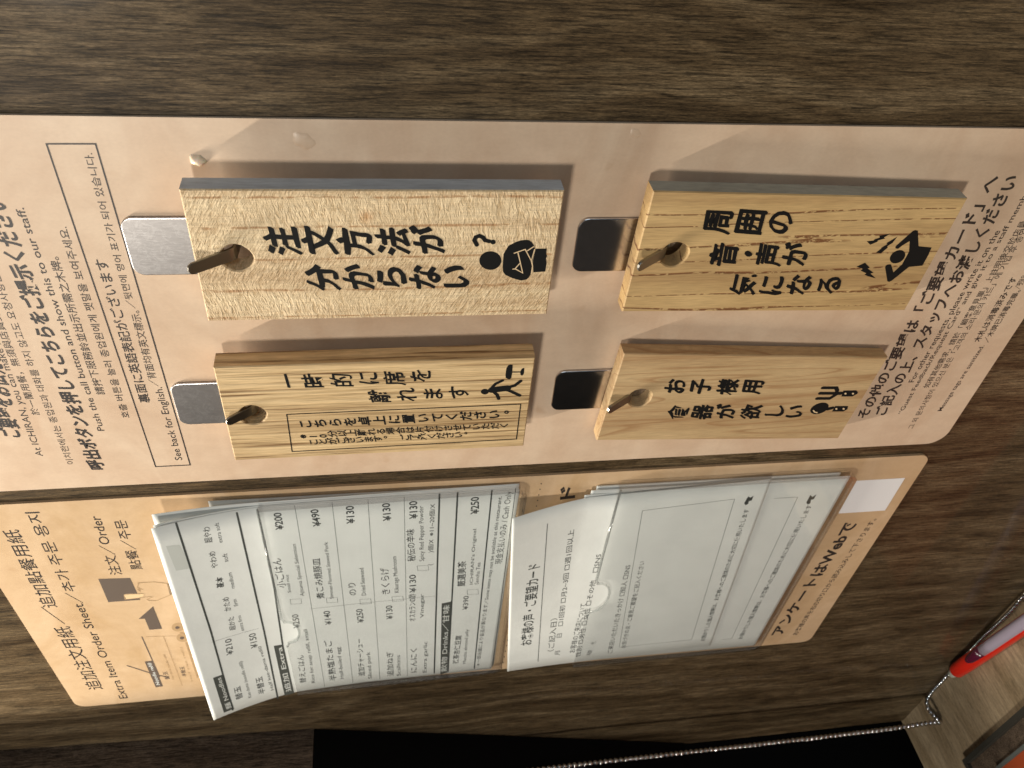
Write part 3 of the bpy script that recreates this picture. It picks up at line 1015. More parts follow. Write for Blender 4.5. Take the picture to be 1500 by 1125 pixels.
('poly', 'card', [(12.78, 132.52),
(12.66, 133.0),
(12.34, 132.96),
(12.14, 132.43),
(12.25, 131.94),
(12.58, 131.99)], 'ink', 0),
('poly', 'card', [(12.63, 137.27),
(12.51, 137.76),
(12.18, 137.71),
(11.98, 137.18),
(12.1, 136.68),
(12.42, 136.73)], 'ink', 0),
('poly', 'card', [(12.47, 142.1),
(12.35, 142.6),
(12.02, 142.56),
(11.81, 142.01),
(11.93, 141.51),
(12.26, 141.55)], 'ink', 0),
('poly', 'card', [(12.31, 147.02),
(12.19, 147.53),
(11.86, 147.48),
(11.65, 146.92),
(11.77, 146.41),
(12.1, 146.46)], 'ink', 0),
('poly', 'card', [(12.15, 152.03),
(12.02, 152.55),
(11.69, 152.5),
(11.48, 151.93),
(11.6, 151.41),
(11.94, 151.46)], 'ink', 0),
('poly', 'card', [(11.98, 157.13),
(11.86, 157.65),
(11.52, 157.6),
(11.31, 157.02),
(11.43, 156.49),
(11.77, 156.55)], 'ink', 0),
('poly', 'card', [(11.81, 162.31),
(11.69, 162.85),
(11.35, 162.8),
(11.13, 162.21),
(11.26, 161.67),
(11.6, 161.72)], 'ink', 0),
('poly', 'card', [(11.64, 167.6),
(11.52, 168.14),
(11.17, 168.09),
(10.96, 167.49),
(11.08, 166.94),
(11.43, 167.0)], 'ink', 0),
('poly', 'card', [(11.47, 172.98),
(11.34, 173.54),
(10.99, 173.48),
(10.78, 172.86),
(10.9, 172.31),
(11.25, 172.36)], 'ink', 0),
('poly', 'card', [(11.29, 178.46),
(11.16, 179.03),
(10.81, 178.97),
(10.59, 178.34),
(10.72, 177.77),
(11.07, 177.83)], 'ink', 0),
('poly', 'card', [(11.11, 184.04),
(10.98, 184.62),
(10.63, 184.56),
(10.4, 183.92),
(10.53, 183.34),
(10.89, 183.4)], 'ink', 0),
('poly', 'card', [(10.92, 189.73),
(10.79, 190.32),
(10.44, 190.26),
(10.21, 189.61),
(10.34, 189.02),
(10.7, 189.08)], 'ink', 0),
('poly', 'card', [(10.74, 195.53),
(10.6, 196.13),
(10.24, 196.06),
(10.02, 195.4),
(10.15, 194.8),
(10.51, 194.87)], 'ink', 0),
('poly', 'card', [(10.54, 201.44),
(10.41, 202.05),
(10.05, 201.98),
(9.82, 201.3),
(9.95, 200.7),
(10.32, 200.76)], 'ink', 0),
('poly', 'card', [(10.82, 50.65),
(10.75, 50.82),
(10.61, 50.74),
(10.59, 50.52),
(10.72, 50.46)], 'tan', 0),
('poly', 'card', [(10.74, 53.6),
(10.68, 53.78),
(10.53, 53.7),
(10.51, 53.47),
(10.64, 53.41)], 'tan', 0),
('poly', 'card', [(10.67, 56.6),
(10.6, 56.78),
(10.45, 56.69),
(10.43, 56.46),
(10.56, 56.41)], 'tan', 0),
('poly', 'card', [(10.59, 59.63),
(10.52, 59.81),
(10.37, 59.73),
(10.35, 59.49),
(10.48, 59.44)], 'tan', 0),
('poly', 'card', [(10.51, 62.7),
(10.44, 62.89),
(10.29, 62.8),
(10.27, 62.57),
(10.4, 62.51)], 'tan', 0),
('poly', 'card', [(10.43, 65.82),
(10.36, 66.0),
(10.21, 65.91),
(10.18, 65.68),
(10.32, 65.62)], 'tan', 0),
('poly', 'card', [(10.34, 68.97),
(10.27, 69.16),
(10.12, 69.07),
(10.1, 68.83),
(10.24, 68.77)], 'tan', 0),
('poly', 'card', [(10.26, 72.16),
(10.19, 72.35),
(10.04, 72.26),
(10.02, 72.02),
(10.15, 71.96)], 'tan', 0),
('poly', 'card', [(10.17, 75.4),
(10.1, 75.59),
(9.95, 75.5),
(9.93, 75.25),
(10.07, 75.19)], 'tan', 0),
('poly', 'card', [(10.09, 78.68),
(10.02, 78.88),
(9.86, 78.78),
(9.84, 78.53),
(9.98, 78.47)], 'tan', 0),
('poly', 'card', [(10.0, 82.01),
(9.93, 82.2),
(9.78, 82.11),
(9.75, 81.85),
(9.89, 81.79)], 'tan', 0),
('poly', 'card', [(9.91, 85.38),
(9.84, 85.57),
(9.69, 85.48),
(9.66, 85.22),
(9.8, 85.16)], 'tan', 0),
('poly', 'card', [(9.83, 88.79),
(9.75, 88.99),
(9.6, 88.9),
(9.57, 88.63),
(9.71, 88.57)], 'tan', 0),
('poly', 'card', [(9.73, 92.25),
(9.66, 92.46),
(9.5, 92.36),
(9.48, 92.09),
(9.62, 92.03)], 'tan', 0),
('poly', 'card', [(9.64, 95.76),
(9.57, 95.97),
(9.41, 95.87),
(9.39, 95.6),
(9.53, 95.54)], 'tan', 0),
('poly', 'card', [(9.55, 99.32),
(9.47, 99.53),
(9.32, 99.43),
(9.29, 99.16),
(9.44, 99.09)], 'tan', 0),
('poly', 'card', [(9.46, 102.93),
(9.38, 103.14),
(9.22, 103.04),
(9.2, 102.76),
(9.34, 102.7)], 'tan', 0),
('poly', 'card', [(9.36, 106.59),
(9.28, 106.81),
(9.12, 106.7),
(9.1, 106.42),
(9.25, 106.35)], 'tan', 0),
('poly', 'card', [(9.26, 110.3),
(9.19, 110.52),
(9.02, 110.42),
(9.0, 110.13),
(9.15, 110.06)], 'tan', 0),
('poly', 'card', [(9.16, 114.07),
(9.09, 114.29),
(8.92, 114.18),
(8.9, 113.89),
(9.05, 113.82)], 'tan', 0),
('poly', 'card', [(9.06, 117.89),
(8.99, 118.11),
(8.82, 118.0),
(8.8, 117.71),
(8.95, 117.64)], 'tan', 0),
('poly', 'card', [(8.96, 121.76),
(8.89, 121.99),
(8.72, 121.88),
(8.7, 121.58),
(8.85, 121.51)], 'tan', 0),
('poly', 'card', [(8.86, 125.7),
(8.78, 125.93),
(8.61, 125.81),
(8.59, 125.51),
(8.74, 125.44)], 'tan', 0),
('poly', 'card', [(8.76, 129.69),
(8.68, 129.92),
(8.51, 129.8),
(8.48, 129.5),
(8.64, 129.43)], 'tan', 0),
('poly', 'card', [(8.65, 133.74),
(8.57, 133.97),
(8.4, 133.85),
(8.38, 133.54),
(8.53, 133.47)], 'tan', 0),
('poly', 'card', [(8.54, 137.85),
(8.46, 138.09),
(8.29, 137.97),
(8.27, 137.65),
(8.42, 137.58)], 'tan', 0),
('poly', 'card', [(8.43, 142.02),
(8.35, 142.26),
(8.18, 142.14),
(8.16, 141.82),
(8.31, 141.74)], 'tan', 0),
('poly', 'card', [(8.32, 146.25),
(8.24, 146.5),
(8.07, 146.37),
(8.04, 146.05),
(8.2, 145.97)], 'tan', 0),
('poly', 'card', [(8.21, 150.55),
(8.13, 150.8),
(7.95, 150.68),
(7.93, 150.35),
(8.09, 150.27)], 'tan', 0),
('poly', 'card', [(8.1, 154.92),
(8.01, 155.17),
(7.84, 155.04),
(7.81, 154.71),
(7.97, 154.63)], 'tan', 0),
('poly', 'card', [(7.98, 159.35),
(7.9, 159.61),
(7.72, 159.48),
(7.7, 159.14),
(7.86, 159.06)], 'tan', 0),
('poly', 'card', [(7.86, 163.86),
(7.78, 164.12),
(7.6, 163.98),
(7.58, 163.64),
(7.74, 163.56)], 'tan', 0),
('poly', 'card', [(7.74, 168.43),
(7.66, 168.7),
(7.48, 168.56),
(7.45, 168.21),
(7.62, 168.13)], 'tan', 0),
('poly', 'card', [(7.62, 173.08),
(7.54, 173.35),
(7.36, 173.21),
(7.33, 172.85),
(7.5, 172.77)], 'tan', 0),
('poly', 'card', [(7.5, 177.8),
(7.41, 178.08),
(7.23, 177.93),
(7.2, 177.57),
(7.37, 177.49)], 'tan', 0),
('poly', 'card', [(7.37, 182.6),
(7.29, 182.88),
(7.1, 182.73),
(7.08, 182.36),
(7.24, 182.28)], 'tan', 0),
('poly', 'card', [(7.25, 187.47),
(7.16, 187.76),
(6.97, 187.61),
(6.95, 187.24),
(7.12, 187.15)], 'tan', 0),
('poly', 'card', [(7.12, 192.43),
(7.03, 192.72),
(6.84, 192.57),
(6.81, 192.19),
(6.99, 192.1)], 'tan', 0),
('poly', 'card', [(6.99, 197.47),
(6.9, 197.76),
(6.71, 197.61),
(6.68, 197.22),
(6.85, 197.14)], 'tan', 0),
('poly', 'card', [(6.85, 202.59),
(6.76, 202.89),
(6.57, 202.74),
(6.54, 202.34),
(6.72, 202.25)], 'tan', 0),
('line', 'A', [(-120.05, 51.63),
(-120.11, 124.94),
(-121.48, 194.25)], 0.75, 'pr', False),
('line', 'A', [(-99.65, 53.04),
(-100.29, 136.45),
(-101.52, 198.35)], 0.75, 'pr', False),
('line', 'A', [(-92.47, 53.26),
(-92.29, 99.61),
(-95.64, 194.18)], 0.75, 'pr', False),
('line', 'A', [(-78.98, 52.3),
(-78.98, 196.0)], 0.16, 'pr', False),
('line', 'A', [(-65.33, 52.3),
(-65.33, 196.0)], 0.16, 'pr', False),
('line', 'A', [(-52.05, 52.3),
(-52.05, 196.0)], 0.16, 'pr', False),
('line', 'A', [(-38.43, 52.3),
(-38.43, 196.0)], 0.16, 'pr', False),
('line', 'A', [(-24.95, 52.3),
(-24.95, 196.0)], 0.7, 'pr', False),
('line', 'A', [(-17.96, 52.3),
(-17.96, 196.0)], 0.7, 'pr', False),
('line', 'A', [(-4.57, 52.3),
(-4.57, 196.0)], 0.6, 'pr', False),
('line', 'A', [(4.81, 52.3),
(4.81, 196.0)], 0.3, 'pr', False),
('line', 'A', [(-79.47, 124.17),
(-25.16, 124.17)], 0.14, 'pr', False),
('line', 'A', [(-121.07, 132.88),
(-102.16, 132.88)], 0.14, 'pr', False),
('poly', 'A', [(-124.91, 160.57),
(-120.96, 160.65),
(-120.77, 193.51),
(-125.28, 193.49)], 'box', 0),
('poly', 'A', [(-97.85, 149.97),
(-93.79, 150.62),
(-93.71, 197.35),
(-98.24, 197.62)], 'box', 0),
('poly', 'A', [(-22.51, 130.99),
(-18.21, 130.07),
(-18.39, 196.93),
(-21.83, 198.28)], 'box', 0),
('text', 'A', '麺 Noodles', (-122.64, 191.81),
(-122.9, 162.2), 2.33, 0.01, 0, 'white'),
('text', 'A', '追加 Extra', (-96.01, 194.68),
(-95.74, 152.19), 2.62, 0.01, 0, 'white'),
('text', 'A', '飲物 Drinks／甘味', (-20.15, 195.79),
(-20.31, 132.55), 2.96, 0.01, 0, 'white'),
('text', 'A', '¥200', (-85.87, 66.47),
(-85.68, 55.92), 2.95, 0.02, 0, 'ink'),
('text', 'A', '¥490', (-71.83, 66.31),
(-72.2, 55.61), 3.01, 0.02, 0, 'ink'),
('text', 'A', '¥130', (-59.15, 66.36),
(-59.04, 55.23), 3.06, 0.02, 0, 'ink'),
('text', 'A', '¥130', (-45.1, 66.52),
(-45.46, 55.28), 3.12, 0.02, 0, 'ink'),
('text', 'A', '¥130', (-34.85, 66.58),
(-35.08, 55.33), 3.17, 0.02, 0, 'ink'),
('text', 'A', '¥250', (-10.58, 66.71),
(-11.11, 55.77), 3.28, 0.02, 0, 'ink'),
('text', 'A', '小ごはん', (-89.46, 105.83),
(-89.25, 84.86), 3.41, 0.004, 0, 'ink'),
('text', 'A', 'Small rice', (-86.87, 109.94),
(-86.58, 96.84), 1.34, 0.0, 0, 'ink'),
('text', 'A', 'Ajitama Special Selection', (-81.92, 113.54),
(-81.8, 76.39), 1.59, 0.0, 0, 'ink'),
('text', 'A', '煮こみ焼豚皿', (-74.59, 117.17),
(-74.1, 87.39), 3.27, 0.008, 0, 'ink'),
('text', 'A', 'Simmer-Flavored Stewed Pork', (-70.08, 118.09),
(-69.54, 76.92), 1.62, 0.0, 0, 'ink'),
('text', 'A', 'のり', (-61.09, 117.23),
(-61.15, 107.66), 3.4, 0.004, 0, 'ink'),
('text', 'A', 'Dried Seaweed', (-56.49, 118.08),
(-56.68, 97.2), 1.98, 0.0, 0, 'ink'),
('text', 'A', 'きくらげ', (-47.01, 118.7),
(-47.19, 98.74), 3.73, 0.004, 0, 'ink'),
('text', 'A', 'Kikurage Mushroom', (-42.43, 118.42),
(-43.07, 90.96), 2.0, 0.0, 0, 'ink'),
('text', 'A', '秘伝の辛味', (-35.8, 95.55),
(-36.23, 73.11), 3.32, 0.006, 0, 'ink'),
('text', 'A', 'Spicy Red Pepper Powder', (-31.64, 96.21),
(-32.06, 58.68), 1.92, 0.0, 0, 'ink'),
('text', 'A', '(\u3000\u3000)個/X  ※11~20個/X', (-28.06, 99.81),
(-27.54, 57.98), 2.22, 0.003, 0, 'ink'),
('text', 'A', '厳選美茶', (-14.15, 118.49),
(-14.43, 98.94), 3.6, 0.01, 0, 'ink'),
('text', 'A', 'ICHIRAN’s Original', (-9.78, 117.61),
(-10.23, 76.76), 1.77, 0.0, 0, 'ink'),
('text', 'A', 'Sencha Tea', (-7.32, 118.03),
(-7.29, 101.09), 1.81, 0.0, 0, 'ink'),
('text', 'A', '¥390', (-11.53, 138.29),
(-11.62, 126.72), 2.51, 0.006, 0, 'ink'),
('text', 'A', '※ 一部店舗により商品が異なります／Some items may not be available at this restaurant.', (-2.85, 193.39),
(-1.21, 56.57), 2.01, 0.003, 0, 'ink'),
('text', 'A', '現金支払いのみ / Cash Only', (1.48, 103.52),
(2.12, 54.0), 3.16, 0.0, 0, 'ink'),
('text', 'A', '超やわ', (-111.58, 67.08),
(-111.0, 57.71), 2.67, 0.006, 0, 'ink'),
('text', 'A', 'extra soft', (-107.74, 68.64),
(-107.3, 56.63), 1.59, 0.0, 0, 'ink'),
('text', 'A', 'やわめ', (-111.98, 83.25),
(-111.53, 72.72), 2.51, 0.006, 0, 'ink'),
('text', 'A', 'soft', (-107.67, 81.06),
(-107.37, 75.79), 1.86, 0.0, 0, 'ink'),
('text', 'A', '基本', (-112.08, 96.85),
(-111.46, 89.52), 2.59, 0.02, 0, 'ink'),
('text', 'A', 'medium', (-107.83, 99.41),
(-107.52, 88.51), 1.68, 0.0, 0, 'ink'),
('text', 'A', 'かため', (-111.81, 114.04),
(-111.38, 104.09), 2.68, 0.006, 0, 'ink'),
('text', 'A', 'firm', (-108.37, 112.24),
(-108.42, 107.1), 1.73, 0.0, 0, 'ink'),
('text', 'A', '超かた', (-112.1, 128.85),
(-111.47, 118.95), 2.49, 0.006, 0, 'ink'),
('text', 'A', 'extra firm', (-108.62, 131.44),
(-108.34, 119.61), 1.53, 0.0, 0, 'ink'),
('text', 'A', '¥210', (-115.83, 146.95),
(-114.82, 134.4), 2.77, 0.006, 0, 'ink'),
('text', 'A', '¥150', (-105.69, 147.52),
(-105.27, 135.56), 2.91, 0.006, 0, 'ink'),
('text', 'A', '替玉', (-117.42, 186.83),
(-116.99, 175.2), 2.94, 0.008, 0, 'ink'),
('text', 'A', 'Kae-dama (noodle refill)', (-113.16, 188.97),
(-112.73, 155.06), 1.48, 0.0, 0, 'ink'),
('text', 'A', '半替玉', (-107.65, 189.09),
(-107.21, 173.32), 3.08, 0.008, 0, 'ink'),
('text', 'A', 'Half kae-dama refill', (-102.97, 188.94),
(-103.67, 147.49), 1.54, 0.0, 0, 'ink'),
('text', 'A', '¥250', (-86.63, 138.54),
(-86.38, 127.24), 2.84, 0.008, 0, 'ink'),
('text', 'A', '¥140', (-72.89, 138.84),
(-73.07, 127.36), 2.9, 0.008, 0, 'ink'),
('text', 'A', '¥250', (-58.85, 140.31),
(-59.05, 128.7), 2.97, 0.008, 0, 'ink'),
('text', 'A', '¥130', (-45.88, 139.92),
(-46.03, 128.32), 3.01, 0.008, 0, 'ink'),
('text', 'A', '¥130', (-35.33, 119.69),
(-35.56, 105.77), 2.93, 0.008, 0, 'ink'),
('text', 'A', '替えごはん', (-88.69, 188.83),
(-87.47, 162.61), 3.06, 0.004, 0, 'ink'),
('text', 'A', 'Rice for soup refill, small', (-83.98, 190.27),
(-83.28, 140.5), 1.81, 0.0, 0, 'ink'),
('text', 'A', '半熟塩たまご', (-74.59, 191.04),
(-74.34, 152.28), 3.41, 0.006, 0, 'ink'),
('text', 'A', 'Half-boiled egg', (-70.28, 190.24),
(-70.23, 159.56), 1.88, 0.0, 0, 'ink'),
('text', 'A', '追加チャーシュー', (-60.72, 190.32),
(-60.3, 154.58), 3.17, 0.006, 0, 'ink'),
('text', 'A', 'Sliced pork', (-56.89, 194.14),
(-56.79, 167.48), 1.95, 0.0, 0, 'ink'),
('text', 'A', '追加ねぎ', (-46.79, 193.72),
(-46.57, 169.74), 3.28, 0.006, 0, 'ink'),
('text', 'A', 'Scallions', (-42.76, 194.69),
(-42.75, 173.91), 1.99, 0.0, 0, 'ink'),
('text', 'A', 'オスカランの酢', (-35.73, 143.71),
(-35.63, 120.73), 3.05, 0.006, 0, 'ink'),
('text', 'A', 'Vinegar', (-31.37, 141.58),
(-31.56, 121.46), 1.83, 0.0, 0, 'ink'),
('text', 'A', 'にんにく', (-35.27, 192.91),
(-35.19, 168.95), 3.33, 0.006, 0, 'ink'),
('text', 'A', 'Extra garlic', (-29.81, 194.21),
(-29.66, 163.63), 2.01, 0.0, 0, 'ink'),
('text', 'A', '抹茶杏仁豆腐', (-14.49, 188.57),
(-13.72, 161.21), 3.04, 0.01, 0, 'ink'),
('text', 'A', 'Matcha almond jelly', (-9.97, 189.61),
(-9.98, 156.26), 1.69, 0.0, 0, 'ink'),
('line', 'A', [(-87.23, 118.85),
(-82.74, 119.25),
(-82.67, 115.51),
(-87.13, 115.13)], 0.14, 'pr', True),
('line', 'A', [(-72.3, 120.89),
(-67.71, 121.31),
(-67.74, 117.49),
(-72.3, 117.1)], 0.14, 'pr', True),
('line', 'A', [(-58.27, 124.91),
(-53.56, 125.23),
(-53.7, 121.32),
(-58.38, 121.02)], 0.14, 'pr', True),
('line', 'A', [(-44.35, 125.26),
(-39.56, 125.58),
(-39.81, 121.64),
(-44.56, 121.33)], 0.14, 'pr', True),
('line', 'A', [(-33.24, 103.05),
(-28.6, 103.3),
(-28.92, 99.67),
(-33.53, 99.43)], 0.14, 'pr', True),
('line', 'A', [(-10.96, 125.71),
(-5.99, 126.04),
(-6.51, 122.03),
(-11.43, 121.72)], 0.14, 'pr', True),
('poly', 'A', [(-125.55, 62.87),
(-121.19, 64.11),
(-119.67, 79.54),
(-124.99, 78.56)], 'pale', 0),
('line', 'B', [(18.86, 71.07),
(27.75, 191.61)], 0.3, 'pr', False),
('text', 'B', 'お客様の声・ご要望カード', (19.78, 172.61),
(16.39, 99.5), 5.7, 0.012, 0, 'ink'),
('text', 'B', '（ご記入日）', (33.34, 182.27),
(31.41, 150.26), 3.18, 0.003, 0, 'ink'),
('text', 'B', '\u3000月\u3000\u3000日\u3000□1回初 □月2~3回 □週1回以上', (37.21, 187.18),
(30.23, 79.14), 2.66, 0.003, 0, 'ink'),
('text', 'B', 'お客様のご来店について', (44.83, 185.7),
(44.08, 139.0), 3.14, 0.003, 0, 'ink'),
('text', 'B', '性別 □男性 □女性 □その他\u3000□SNS', (48.35, 190.56),
(45.18, 99.24), 2.7, 0.004, 0, 'ink'),
('text', 'B', '年齢\u3000\u3000代', (54.05, 190.13),
(54.83, 176.35), 2.56, 0.0, 0, 'ink'),
('text', 'B', 'ご来店いただいたきっかけ □知人 □SNS', (65.25, 189.95),
(60.3, 109.46), 2.78, 0.003, 0, 'ink'),
('text', 'B', 'お気づきの点・ご意見ご要望をご記入ください', (71.72, 185.41),
(66.48, 107.0), 2.43, 0.004, 0, 'ink'),
('line', 'B', [(59.12, 69.63),
(98.24, 65.52),
(107.9, 183.05),
(69.36, 184.3)], 0.18, 'pr', True),
('text', 'B', 'お預かりした個人情報は、お客様へのご連絡のために大切に使用いたします', (114.48, 185.54),
(105.93, 73.2), 2.44, 0.008, 0, 'ink'),
('poly', 'B', [(103.41, 68.76),
(103.89, 64.22),
(105.1, 65.24),
(106.24, 63.97),
(106.29, 67.18),
(105.18, 67.54),
(105.43, 69.41),
(104.45, 70.25)], 'ink', 0),
('poly', 'B', [(6.71, 56.36),
(7.28, 59.34),
(7.57, 59.47),
(7.0, 56.5)], 'pr', 0),
('line', 'C', [(116.96, 67.91),
(127.65, 67.96),
(131.41, 187.13),
(125.46, 187.57)], 0.18, 'pr', False),
('text', 'C', 'お預かりした個人情報は、お客様へのご連絡のために大切に使用いたします', (136.42, 188.66),
(135.36, 74.31), 2.52, 0.008, 0, 'ink'),
('poly', 'C', [(133.04, 72.2),
(133.1, 67.06),
(134.58, 68.59),
(135.84, 66.84),
(135.75, 70.09),
(134.63, 70.46),
(135.17, 72.87),
(134.21, 73.73)], 'ink', 0)]
CH1=[(293.7, 19.1), (291.4, 18.0), (293.1, 14.1), (295.7, 9.3), (295.3, 5.5), (292.1, 2.7), (283.9, 1.1), (275.5, 0.8), (263.5, 1.3)]
CH2=[(239.1, 1.0), (213.8, 1.9), (203.6, 2.5), (185.6, 3.2), (170.0, 2.5)]
# ---------------------------------------------------------------- the real surfaces that carry print
TAG = {1: dict(u=-92.84, v=-84.47, a=.0038, h=11.5, t=-.001, th=6.0), 2: dict(u=-94.66, v=-24.08, a=-.0005, h=11.3, t=-.0025, th=6.8),
       3: dict(u=30.8, v=-83.0, a=.0332, h=9.7, t=-.013, th=5.9), 4: dict(u=34.1, v=-21.2, a=.0658, h=7.5, t=-.0078, th=5.4)}
TL, TW = 98.2, 42.4
def hA(u, v):
    t = (v - 51) / 146; c = max(0, -90 - u) / 38
    return 2.6 + .026 * (4 - u) + 1.3 * t * max(0, -60 - u) / 40 + 6.3 * c ** 1.5 * (1 + .25 * t)
def hB(u, v):
    c = max(0, (35 - u) / 35); return 4.2 + 7.5 * c ** 1.3 * max(0, (1 - (v - 55) / 145 * .9))
def place(s, a, b, lift=0.0):
    if s[0] == 'T':
        g_ = TAG[int(s[1])]; ca, sa = math.cos(g_['a']), math.sin(g_['a'])
        return W(g_['u'] + ca * a - sa * b, g_['v'] + sa * a + ca * b, g_['h'] + g_['t'] * a + lift)
    h_ = {'sheet': lambda u, v: 1.0, 'card': lambda u, v: 1.2, 'A': hA, 'B': hB, 'C': lambda u, v: 3.3}[s](a, b)
    return W(a, b, h_ + lift)

_cache = {}
def glyph(body, bold):
    key = (body, bold)
    if key in _cache: return _cache[key]
    c = bpy.data.curves.new('t', 'FONT'); c.body = body; c.offset = bold; c.resolution_u = 3
    o = bpy.data.objects.new('t', c); col.objects.link(o)
    dg = bpy.context.evaluated_depsgraph_get(); dg.update()
    me = o.evaluated_get(dg).to_mesh()
    V = [(p.co.x, p.co.y) for p in me.vertices]; F = [tuple(f.vertices) for f in me.polygons]
    o.evaluated_get(dg).to_mesh_clear(); bpy.data.objects.remove(o); bpy.data.curves.remove(c)
    _cache[key] = (V, F); return V, F
def brush(V, seed, amt):
    """make the even strokes of a print face swell and lean like brush writing"""
    o = []
    for x, y in V:
        n1 = noise.noise(Vector((x * 3.1 + seed * 7.3, y * 3.1, seed))); n2 = noise.noise(Vector((x * 3.1, y * 3.1 + 9.1, seed * 3.7)))
        o.append((x + amt * n1 + .05 * (y - .38), y + amt * n2 + .10 * (x - math.floor(x) - .5)))
    return o
def stroke(pts, wd, closed=False):
    V, F = [], []; n = len(pts); ext = wd / 2
    P_ = [Vector(p) for p in pts]
    if closed: P_.append(P_[0]); n += 1
    nor = []
    for k in range(n - 1):
        d = (P_[k + 1] - P_[k]).normalized(); nor.append(Vector((-d.y, d.x)))
    L_ = []
    for k in range(n):
        if closed and k in (0, n - 1): a_, b_ = nor[-1], nor[0]
        else: a_, b_ = nor[max(k - 1, 0)], nor[min(k, n - 2)]
        m_ = (a_ + b_); m_.normalize(); s_ = wd / 2 / max(.45, m_.dot(a_)); L_.append(m_ * s_)
    for k in range(n):
        V += [tuple(P_[k] + L_[k]), tuple(P_[k] - L_[k])]
        if k: F.append((2 * k - 2, 2 * k - 1, 2 * k + 1, 2 * k))
    if not closed and wd > .6:      # round ends
        for e, d in ((0, (P_[0] - P_[1]).normalized()), (n - 1, (P_[-1] - P_[-2]).normalized())):
            nn = Vector((-d.y, d.x)); b0 = len(V)
            for q in range(7):
                t = math.pi * q / 6; V.append(tuple(P_[e] + nn * (wd / 2 * math.cos(t)) + d * (wd / 2 * math.sin(t))))
            F.append(tuple(range(b0, b0 + 7)))
    return V, F
def dense(pts, closed, step=6.0):
    q = list(pts) + ([pts[0]] if closed else []); out_ = []
    for a_, b_ in zip(q, q[1:]):
        n = max(1, int(math.dist(a_, b_) / step))
        out_ += [(a_[0] + (b_[0] - a_[0]) * k / n, a_[1] + (b_[1] - a_[1]) * k / n) for k in range(n)]
    if not closed: out_.append(q[-1])
    return out_

def do_print(parents, extra=None):
    """lay every printed line, mark and picture on the thing that carries it"""
    for i, e in enumerate(PRINT):
        kind, s = e[0], e[1]; root = parents[s]
        inkm = M['ink'] if s[0] == 'T' else (M['pr'] if s in 'ABC' else M['sheetink'])
        lift = .035; V, F = [], []; nm = 'lettering'; mat = inkm
        if kind == 'text':
            _, _, body, A, B, hh, bold, ch, cc = e
            gv, gf = glyph(body, bold)
            if not gv: continue
            if ch: gv = brush(gv, i, .02)
            xs = [p[0] for p in gv]; x0, x1 = min(xs), max(xs)
            d = Vector((B[0] - A[0], B[1] - A[1])); ln = d.length; d.normalize(); up = Vector((d.y, -d.x))
            if up.x > 0: up = -up
            cjk = any(ord(c) > 0x1100 for c in body); sx = ln / (x1 - x0); sy = hh / (.90 if cjk else .74); mid = .37 if cjk else .35
            if cc != 'ink': mat = M[cc]; lift = .06
            dup_ = [(0, 0)] if not ch else [(0, 0), (.012, .010), (-.012, -.010)]
            for kk, (ox, oy) in enumerate(dup_):
                b0 = len(V)
                for x, y in gv:
                    p = Vector(A) + d * ((x - x0 + ox) * sx) + up * ((y - mid + oy) * sy); V.append(place(s, p.x, p.y, lift + kk * .012))
                F += [tuple(b0 + q for q in f) for f in gf]
        elif kind == 'char':
            _, _, c, P0, wv, wu, bold, ch = e
            gv, gf = glyph(c, bold)
            if ch: gv = brush(gv, i, .05 if wu > 5 else .015)
            dup_ = [(0, 0)] if bold < .01 else ([(0, 0), (.010, .008), (-.010, -.008)] if wu < 8 else [(0, 0), (.012, .016), (-.012, -.016), (.024, .030), (-.024, -.030)])
            for kk, (ox, oy) in enumerate(dup_):
                b0 = len(V)
                for x, y in gv:
                    V.append(place(s, P0[0] - (y + oy - .38) * wu, P0[1] - (x + ox - .5) * wv, lift + kk * .012))
                F += [tuple(b0 + q for q in f) for f in gf]
        elif kind == 'line':
            _, _, pts, wd, cc, closed = e
            v2, f2 = stroke(dense(pts, closed), wd, closed)
            if cc != 'ink': mat = M[cc]
            if cc in ('bare', 'tan', 'cardtan'): lift = .09
            nm = 'printed_line'; V = [place(s, x, y, lift + (i % 5) * .003) for x, y in v2]; F = f2
        else:
            _, _, pts, cc, lv = e
            if cc != 'ink': mat = M[cc]
            nm = 'printed_mark'; V = [place(s, x, y, lift - .005 + lv * .02 + (i % 5) * .003) for x, y in pts]; F = [tuple(range(len(pts)))]
        gk = ''
        if kind == 'char' and e[5] < 5: gk = 's'; nm = 'small_lettering' if e[4] > 4 else 'fine_lettering'
        if kind == 'poly' and len(pts) in (5, 6) and s == 'card' and e[3] in ('ink', 'tan') and abs(max(p[0] for p in pts) - min(p[0] for p in pts)) < 1.6: gk = 'd'; nm = 'dotted_line'
        key = (s, nm, mat.name, gk)
        yield key, s, root, nm, mat, V, F

# ---------------------------------------------------------------- the setting
def flag(o, k='structure'): o['kind'] = k; return o
wl = flag(box3('side_wall', (-420, -420, -18), (420, 330.5, 0), M['wall'], None, W(296, 0, 0)))
tb = flag(box3('table_top', (TABLE_U, -420, -2), (TABLE_U + 24, 333, 330), M['table'], None, W(TABLE_U, 0, 0))); bevel(tb, .0008, 2)
flag(slab('front_wall', [(-420, 232), (-89.3, 253.6), (-89.3, 330), (-420, 330)], -17, 150, M['lintel'], None, W(-89.3, 253.6, 0)))
flag(box3('dark_opening', (-420, 420, -200), (420, 440, 500), M['black'], None, W(296, 430, 0)))

# a black cloth blind hangs in the opening beside the wall panel
t = thing('black_blind', W(139, 327, 0), 'plain black cloth blind hanging in the dark opening beside the walnut wall', 'blind')
slab('cloth', [(-88.9, 254.0), (2, 282.5), (139, 328), (139, 334), (2, 296), (-88.9, 262)], .5, 160, M['black'], t)

